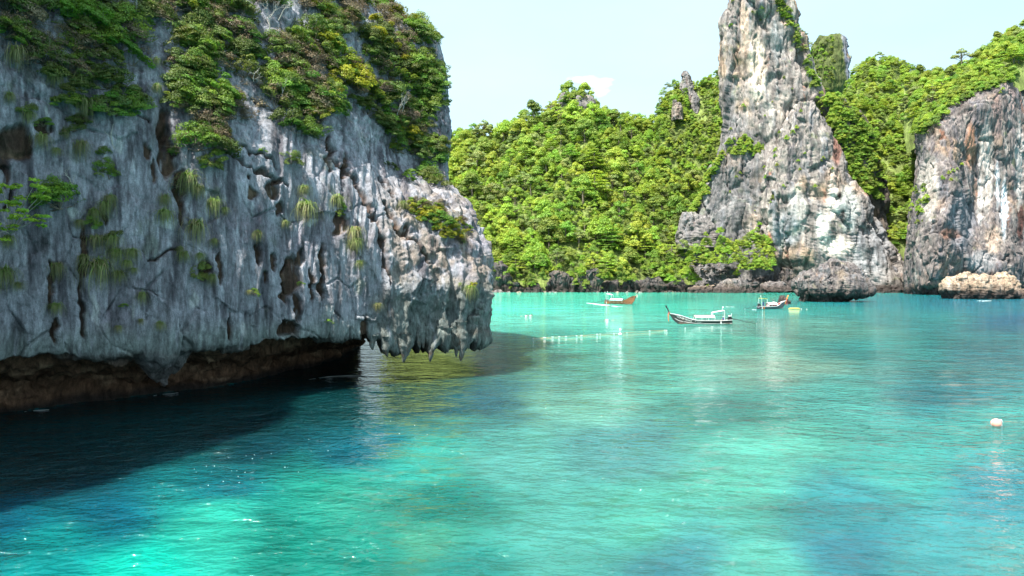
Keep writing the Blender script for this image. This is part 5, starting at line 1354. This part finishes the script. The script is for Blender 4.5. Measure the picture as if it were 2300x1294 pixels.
    if c.get('low'):
        x0, x1, z0, z1, m = c['low']
        un, vn = 10, 9
        th = np.linspace(-1, 1, vn)[None, :]; xx = np.linspace(x0, x1, un)[:, None] * L
        zz = z0 + (z1 - z0) * (1 - th ** 2) + 0 * xx
        Vc = np.stack([xx + 0 * th, beam * .92 * th + 0 * xx, zz + c.get('tilt', 0) * (xx - x0 * L)], -1)
        Vd = Vc.copy(); Vd[..., 2] -= .05
        side = []
        solid('canopy', [(Vc.reshape(-1, 3), grid_faces(un, vn)), (Vd.reshape(-1, 3), grid_faces(un, vn)), tube(Vc[:, 0], np.full(un, .035), 5), tube(Vc[:, -1], np.full(un, .035), 5), tube(Vc[0], np.full(vn, .035), 5), tube(Vc[-1], np.full(vn, .035), 5)], m, root, smooth=True)
        for q in np.linspace(0, un - 1, 4).astype(int):
            for s in (0, -1):
                p = Vc[q, s]; solid('canopy_post', [tube([[p[0], p[1] * .97, .45], [p[0], p[1], p[2]]], [.03, .03], 6)], c.get('postm', MW), root)
    if c.get('high'):
        x0, x1, z0, z1, m = c['high']
        tilt = (z1 - z0) / ((x1 - x0) * L)
        solid('upper_roof', [box(abs(x1 - x0) * L, beam * 1.35, .10, ((x0 + x1) / 2 * L, 0, (z0 + z1) / 2), (0, -math.atan(tilt), 0))], m, root, .03)
        for xx, zz in ((x0, z0), (x1, z1)):
            for s in (-1, 1):
                foot = .5 if not c.get('legto') else c['legto']
                if c.get('front_legs_only') and xx == c['skip']: continue
                solid('roof_post', [tube([[xx * L + c.get('legdx', 0), s * beam * .62, foot], [xx * L, s * beam * .6, zz]], [.04, .04], 6)], MW, root)
        solid('roof_flag_staff', [tube([[x0 * L + .3, 0, z0], [x0 * L + .25, 0, z0 + .75]], [.03, .02], 5), box(.22, .03, .2, (x0 * L + .14, 0, z0 + .6))], MW, root)
    # engine, tail shaft and propeller
    ex = -L * .5 + .35
    solid('engine_block', [box(.75, .55, .5, (ex, 0, 1.0)), box(.4, .62, .2, (ex - .05, 0, 1.32)), tube([[ex + .2, 0, .5], [ex + .2, 0, .8]], [.1, .1], 8)], MBK, root, .04)
    solid('engine_head', [box(.34, .34, .22, (ex + .05, 0, 1.52)), tube([[ex - .2, .2, 1.3], [ex - .25, .25, 1.75], [ex - .3, .3, 1.95]], [.06, .06, .07], 7), tube([[ex + .3, -.31, 1.1], [ex + .3, -.26, 1.1]], [.22, .22], 12)], c.get('engm', MST), root, .02)
    solid('tiller_arm', [tube([[ex + .3, 0, 1.1], [ex + 1.2, .05, 1.15], [ex + 1.7, .08, 1.25]], [.03, .03, .03], 6)], MBK, root)
    tip = np.array([ex - 4.9, 0, c.get('shaftz', .12)])
    solid('tail_shaft', [tube([[ex - .3, 0, 1.05], (np.array([ex - .3, 0, 1.05]) + tip) / 2, tip], [.055, .045, .04], 7)], MBK, root)
    solid('propeller', [box(.04, .12, .36, tuple(tip + (-.05, 0, 0)), (.5, 0, 0)), box(.04, .36, .12, tuple(tip + (-.05, 0, 0)), (.5, 0, 0))], MST, root, .01)
    solid('engine_mount', [box(.3, .7, .14, (ex + .15, 0, .62)), tube([[ex + .15, -.3, .6], [ex + .2, -.3, .1]], [.05, .05], 6), tube([[ex + .15, .3, .6], [ex + .2, .3, .1]], [.05, .05], 6)], MWD, root, .01)
    # fenders, coil, cargo
    for k, (fx, s) in enumerate([(-.42, -1), (-.36, -1), (-.30, 1)]):
        i = int((fx + .5) * nu)
        solid('fender', [tube([[fx * L, s * (half[i] + .1), .55], [fx * L, s * (half[i] + .14), .2], [fx * L, s * (half[i] + .12), .02]], [.05, .13, .05], 8)], MW if k % 2 == 0 else MOG, root, smooth=True)
    solid('rope_coil', [tube([[.12 * L + .3 * math.cos(q), .3 + .3 * math.sin(q), .22 + q * .012] for q in np.linspace(0, 18, 60)], np.full(60, .03), 4)], MTN, root)
    if text:
        for k, (s_, x0, z0, ch, sz) in enumerate(text):
            cu = bpy.data.curves.new('hull_lettering', 'FONT'); cu.body = ch; cu.size = sz; cu.extrude = .008
            tmp = bpy.data.objects.new('tmp', cu); COL.objects.link(tmp)
            bpy.context.view_layer.update()
            dg = bpy.context.evaluated_depsgraph_get(); mesh = bpy.data.meshes.new_from_object(tmp.evaluated_get(dg)); COL.objects.unlink(tmp)
            V2 = np.zeros(len(mesh.vertices) * 3); mesh.vertices.foreach_get('co', V2); V2 = V2.reshape(-1, 3)
            # lay the letters on the side of the hull (side s_); letters read from the bow towards the stern
            xs = x0 - V2[:, 0] * (1 if s_ > 0 else -1)
            tt_ = np.clip(xs / L + .5, 0, 1)
            sh = np.interp(tt_, t, sheer); kz = np.interp(tt_, t, keel); hf_ = np.interp(tt_, t, half)
            zc = sh - z0 + V2[:, 1]
            u = np.sqrt(np.clip((zc - kz) / (sh - kz), 0.01, 1))
            yv = s_ * (hf_ * u ** .62 + .025 + V2[:, 2])
            W = np.stack([xs + .3 * sm(tt_, .8, 1) * 1.0, yv, zc], -1)
            mesh.vertices.foreach_set('co', W.astype(np.float32).ravel()); mesh.materials.clear(); mesh.materials.append(MW); mesh.update()
            obj('hull_lettering', mesh, root)
    return root
def seat(root, lx, ly, lz, kind, yaw, label, shirt, trousers, hat=None, seed=0):
    f = figure('person', pose(kind, random.Random(seed)), None, label, shirt, trousers, hat)
    Mx = Matrix.Translation(root.location) @ Matrix.Rotation(root.rotation_euler.z, 4, 'Z')
    w = Mx @ Vector((lx, ly, lz))
    f.location = w; f.rotation_euler = (0, 0, root.rotation_euler.z + yaw)
    return f
# nearest boat: dark hull, bow to the left
b1 = longtail((P3(1577, 729, 130)[0], 130, 0), R(177), 10.9, 'black longtail boat with long white roof moored nearest, its bow pointing left', MDK, MW, MBK,
              dict(low=(-.20, .13, 1.25, 1.62, MW), high=(-.37, -.17, 2.55, 2.15, MW), ribbons=(MOG, MTN, MPP), tail=1.5, shaftz=.05, engm=MW), bow=1.25, stripe=MW,
              text=[(1, 4.6, .52, 'TOUR BOAT', .46), (1, 1.15, .36, 'SAMAN', .24)])
seat(b1, -3.9, .25, .50, 'crouch', .2, 'person in blue crouching beside the engine of the nearest boat', MBL, MBL2, MWC, 1)
# orange-brown boat under way
b2 = longtail((P3(1392, 685, 222)[0], 222, 0), R(-38), 10.6, 'varnished orange-brown longtail boat under way with a pale blue canopy', MOR, MOR, MBK,
              dict(low=(-.30, .12, 1.25, 1.75, MAQ), high=(-.44, -.26, 3.3, 2.9, MW), ribbons=(MW, MOG, MW), tail=.8), bow=1.9, freeb=.85)
seat(b2, -3.1, 0, 1.30, 'crouch', .1, 'person in dark clothes steering the orange-brown boat under its roof', MBL2, MBL2, None, 2)
# crowded boat with the orange prow
b3 = longtail((P3(1733, 694, 190)[0], 190, 0), R(24), 9.6, 'dark grey longtail boat with a tall orange prow and a crowd of passengers', MGR, MW, MOG,
              dict(low=(-.16, .14, 1.25, 1.75, MCV), high=(-.42, -.22, 2.95, 2.75, MYL), ribbons=(MPP, MPK, MRC), tail=1.5), bow=1.5, inner=MRD)
seat(b3, -3.0, 0, .35, 'stand', .1, 'person in a blue shirt standing at the stern of the crowded boat', MBL, MBL, None, 3)
for k, (x, y, sh, tr, w) in enumerate([(-2.1, -.45, MPK, MBL2, 'pink, first from the stern'), (-1.5, -.45, MWC, MRC, 'white with red shorts, second from the stern'), (-.9, -.5, MRC, MBL2, 'red, third from the stern'), (-.2, -.5, MPK, MWC, 'pink with white trousers, amidships'), (.5, -.5, MRC, MRC, 'all red, under the roof edge'), (1.2, -.45, MBL2, MBL2, 'dark clothes, at the front of the roof'), (2.0, -.3, MWC, MPK, 'white, nearest the orange prow')]):
    seat(b3, x, y * .8, .50, 'sit', [-.3, .25, .6][k % 3], 'passenger in ' + w + ' of the crowded boat', sh, tr, None, 10 + k)
seat(b3, .55, 0, 1.72, 'sit', -.4, 'person sitting on the white roof of the crowded boat', MBL2, MWC, None, 30)

# wake and foam: thin churned sheets on the water
def foam(name, pts, widths, label, seed, dens=.5):
    pts = np.array(pts, float); w = np.array(widths, float)
    m = np.linspace(0, len(pts) - 1, 70)
    c = catmull(pts, m); wd = np.interp(m, np.arange(len(w)), w)
    t = np.gradient(c, axis=0); t /= np.linalg.norm(t, axis=1, keepdims=True); n_ = np.stack([-t[:, 1], t[:, 0]], 1)
    vv = np.linspace(-1, 1, 14)
    XY = c[:, None] + n_[:, None] * (wd[:, None] * vv[None, :])[..., None]
    Vv = np.concatenate([XY, np.zeros(XY.shape[:2] + (1,))], -1)
    nn = fbm(Vv / .8 + seed, 3, seed)
    edge = 1 - np.abs(vv)[None, :] ** 2 + 0 * nn
    Vv[..., 2] = np.minimum(wd[:, None], 1) * (-.10 + .13 * edge + .11 * nn)
    o = obj(name, make_mesh(name, Vv, grid_faces(70, 14), M_foam)); tag(o, label, kind='stuff')
M_foam = plain('sea_foam', (.72, .78, .77), .7, .15)
S2 = lambda px, py: P3(px, py, CAMZ / (py - HY) * FPX)[:2]
foam('wake_foam', [S2(1368, 685.5), S2(1352, 684.5), S2(1335, 682.5), S2(1318, 680.5)], [1.1, 1.3, .9, .4], 'white wake trailing left of the orange-brown boat', 1)
foam('bow_foam', [S2(1374, 687), S2(1386, 688.3), S2(1398, 688.6)], [.5, .6, .2], 'white splash along the side of the orange-brown boat', 2)
foam('stern_foam', [S2(1690, 695.5), S2(1700, 696.3)], [.5, .6], 'white splash at the stern of the crowded boat', 3)
foam('rock_foam', [S2(2195, 675.5), S2(2210, 676), S2(2225, 675.5)], [.6, .9, .5], 'white surf along the foot of the broad tan boulder', 6)
foam('rock_foam', [S2(1630, 689), S2(1640, 689.3), S2(1650, 689.5)], [.25, .4, .2], 'thin streak of foam between two boats', 7)
foam('rock_foam', [S2(345, 889), S2(362, 886), S2(385, 884), S2(400, 882)], [.12, .28, .2, .1], 'pale foam line at the foot of the notch, left', 4)
foam('rock_foam', [S2(690, 853), S2(740, 846), S2(790, 843), S2(825, 845)], [.10, .25, .22, .1], 'pale foam line at the foot of the notch, right', 5)
foam('rock_foam', [S2(55, 925), S2(80, 922), S2(110, 920)], [.08, .16, .08], 'faint foam line at the foot of the notch, far left', 8)

# buoys
def lathe(name, prof, mat, parent=None, n=28, smooth=True):
    pr = np.array(prof, float); th = np.linspace(0, 2 * np.pi, n, endpoint=False)[:, None]
    V = np.stack([pr[None, :, 0] * np.cos(th), pr[None, :, 0] * np.sin(th), pr[None, :, 1] + 0 * th], -1)
    return obj(name, make_mesh(name, V, grid_faces(n, len(pr), True), mat, smooth=smooth), parent)
MBUOY = mcol('faded_red_plastic', (.80, .36, .28), .35, .15)
bp = S2(2238, 957)
rb = empty('mooring_buoy', (bp[0], bp[1], 0)); rb.rotation_euler = (.1, -.25, 0)
a = np.linspace(-1.55, 1.57, 24)
lathe('float', [(.285 * math.cos(x), .24 + .285 * math.sin(x) - .08) for x in a], MBUOY, rb)
solid('seam', [tube([(.29 * math.cos(q), 0 + .0, .16 + .29 * math.sin(q)) for q in np.linspace(0, 6.28, 40)], np.full(40, .012), 5)], MW, rb, smooth=True)
solid('lug', [tube([(.22, 0, .32), (.34, 0, .30), (.38, 0, .15), (.33, 0, -.05), (.2, 0, -.12)], [.035, .045, .05, .045, .03], 8)], MW, rb, smooth=True)
solid('mooring_rope', [tube([(-.2, 0, -.05), (-.6, -.1, -.03), (-1.0, -.05, -.06), (-1.4, .1, -.3)], [.02] * 4, 6)], MTN, rb, smooth=True)
tag(rb, 'round faded pink-orange mooring buoy floating alone at the right', 'buoy')
FL = [(1198, 761), (1223, 758.5), (1241, 757.5), (1256, 757), (1271, 756), (1295, 755), (1306, 754), (1341, 751.5), (1348, 751), (1379, 750.8), (1408, 748), (1459, 744), (1493, 742), (1497, 742.5), (1539, 737.5), (1571, 736.5), (1599, 734.5)]
me_f = None
for k, (px, py) in enumerate(FL):
    p = S2(px, py)
    a = np.linspace(-1.55, 1.55, 10)
    if me_f is None:
        o = lathe('swim_float', [(.10 * math.cos(x), .07 * math.sin(x) + .02) for x in a], mcol('worn_float_plastic', (.5, .5, .46), .7)); me_f = o.data
    else: o = obj('swim_float', me_f)
    o.location = (p[0], p[1], 0); o.scale = (rg.uniform(1.0, 2.2), 1, rg.uniform(.8, 1.2))
    tag(o, 'small white float of the swimming line ' + ('left of the tall marker' if px < 1390 else 'right of the tall marker' if px < 1500 else 'below the nearest boat'), 'float', 'small white floats across the bay')
p = S2(1393, 752.5)
mk = empty('marker_float', (p[0], p[1], 0))
lathe('float', [(.05, -.1), (.22, -.05), (.28, .1), (.22, .24), (.07, .3)], MW, mk)
lathe('mast', [(.06, .28), (.07, .6), (.16, .66), (.17, .85), (.10, .97), (.01, 1.0)], MW, mk)
tag(mk, 'taller white marker float standing in the row of floats', 'marker buoy')
ln = [(*S2(px, py), .02 + .02 * math.sin(px)) for px, py in FL[:14]]
o = solid('float_line', [tube(ln, np.full(len(ln), .018), 4)], MTN); tag(o, 'thin rope joining the small white floats', 'rope')
p = S2(1784, 693.5)
o = solid('yellow_float', [tube([(-1.6, 0, .02), (-1.2, .05, .1), (1.2, 0, .1), (1.6, 0, .02)], [.05, .14, .14, .05], 8)], MYL, smooth=True); o.location = (p[0], p[1], 0); tag(o, 'long yellow float lying right of the orange prow', 'float')
for q, (px, py) in enumerate([(1800, 694), (1812, 694.3)]):
    p = S2(px, py); o = obj('swim_float', me_f); o.location = (p[0], p[1], 0); o.scale = (1.4, 1, 1); tag(o, ['small white float just right of the long yellow float', 'outer white float between the yellow float and the huge boulder'][q], 'float', 'small white floats across the bay')
# swimmers far left of the boats
def swimmer(px, py, label, sd):
    J = dict(pelvis=(-.45, 0, -.06), waist=(-.28, 0, -.04), chest=(0, 0, 0), neck=(.17, 0, .06), head=(.27, 0, .10), crown=(.35, 0, .14), lsh=(.03, .18, 0), lel=(.28, .35, -.02), lwr=(.5, .3, .0), lhand=(.58, .28, 0), rsh=(.03, -.18, 0), rel=(-.1, -.4, .1), rwr=(.15, -.5, .05), rhand=(.22, -.5, .03),
             lhip=(-.5, .09, -.07), lkn=(-.9, .13, -.06), lan=(-1.25, .1, -.05), ltoe=(-1.4, .1, -.05), rhip=(-.5, -.09, -.07), rkn=(-.9, -.16, -.1), ran=(-1.25, -.2, -.04), rtoe=(-1.4, -.2, -.02))
    f = figure('person', J, None, label, MWC, MBL2, None)
    f['group'] = 'swimmers in the bay'
    p = S2(px, py); f.location = (p[0], p[1], .03); f.rotation_euler = (0, 0, sd)
swimmer(1182, 709.5, 'person swimming alone near the tip of the near cliff', .2)
swimmer(1192, 709, 'second swimmer just right of the person near the cliff tip', .3)
swimmer(1363, 719, 'person swimming between the orange-brown boat and the floats', 3.0)

# tiny white flecks scattered on the water before the notch
rf = random.Random(8); parts_ = []
for k in range(30):
    px = rf.uniform(430, 960); py = 1075 - (px - 430) * .2 + rf.gauss(0, 26); x_, y_ = S2(px, py); r_f = rf.uniform(.008, .02)
    parts_.append(tube([(x_ - r_f, y_, .05), (x_, y_, .06), (x_ + r_f, y_, .05)], [r_f * .5, r_f, r_f * .5], 5))
o = solid('white_flecks', parts_, M_foam); tag(o, 'scattered tiny white flecks on the water before the dark notch', kind='stuff')
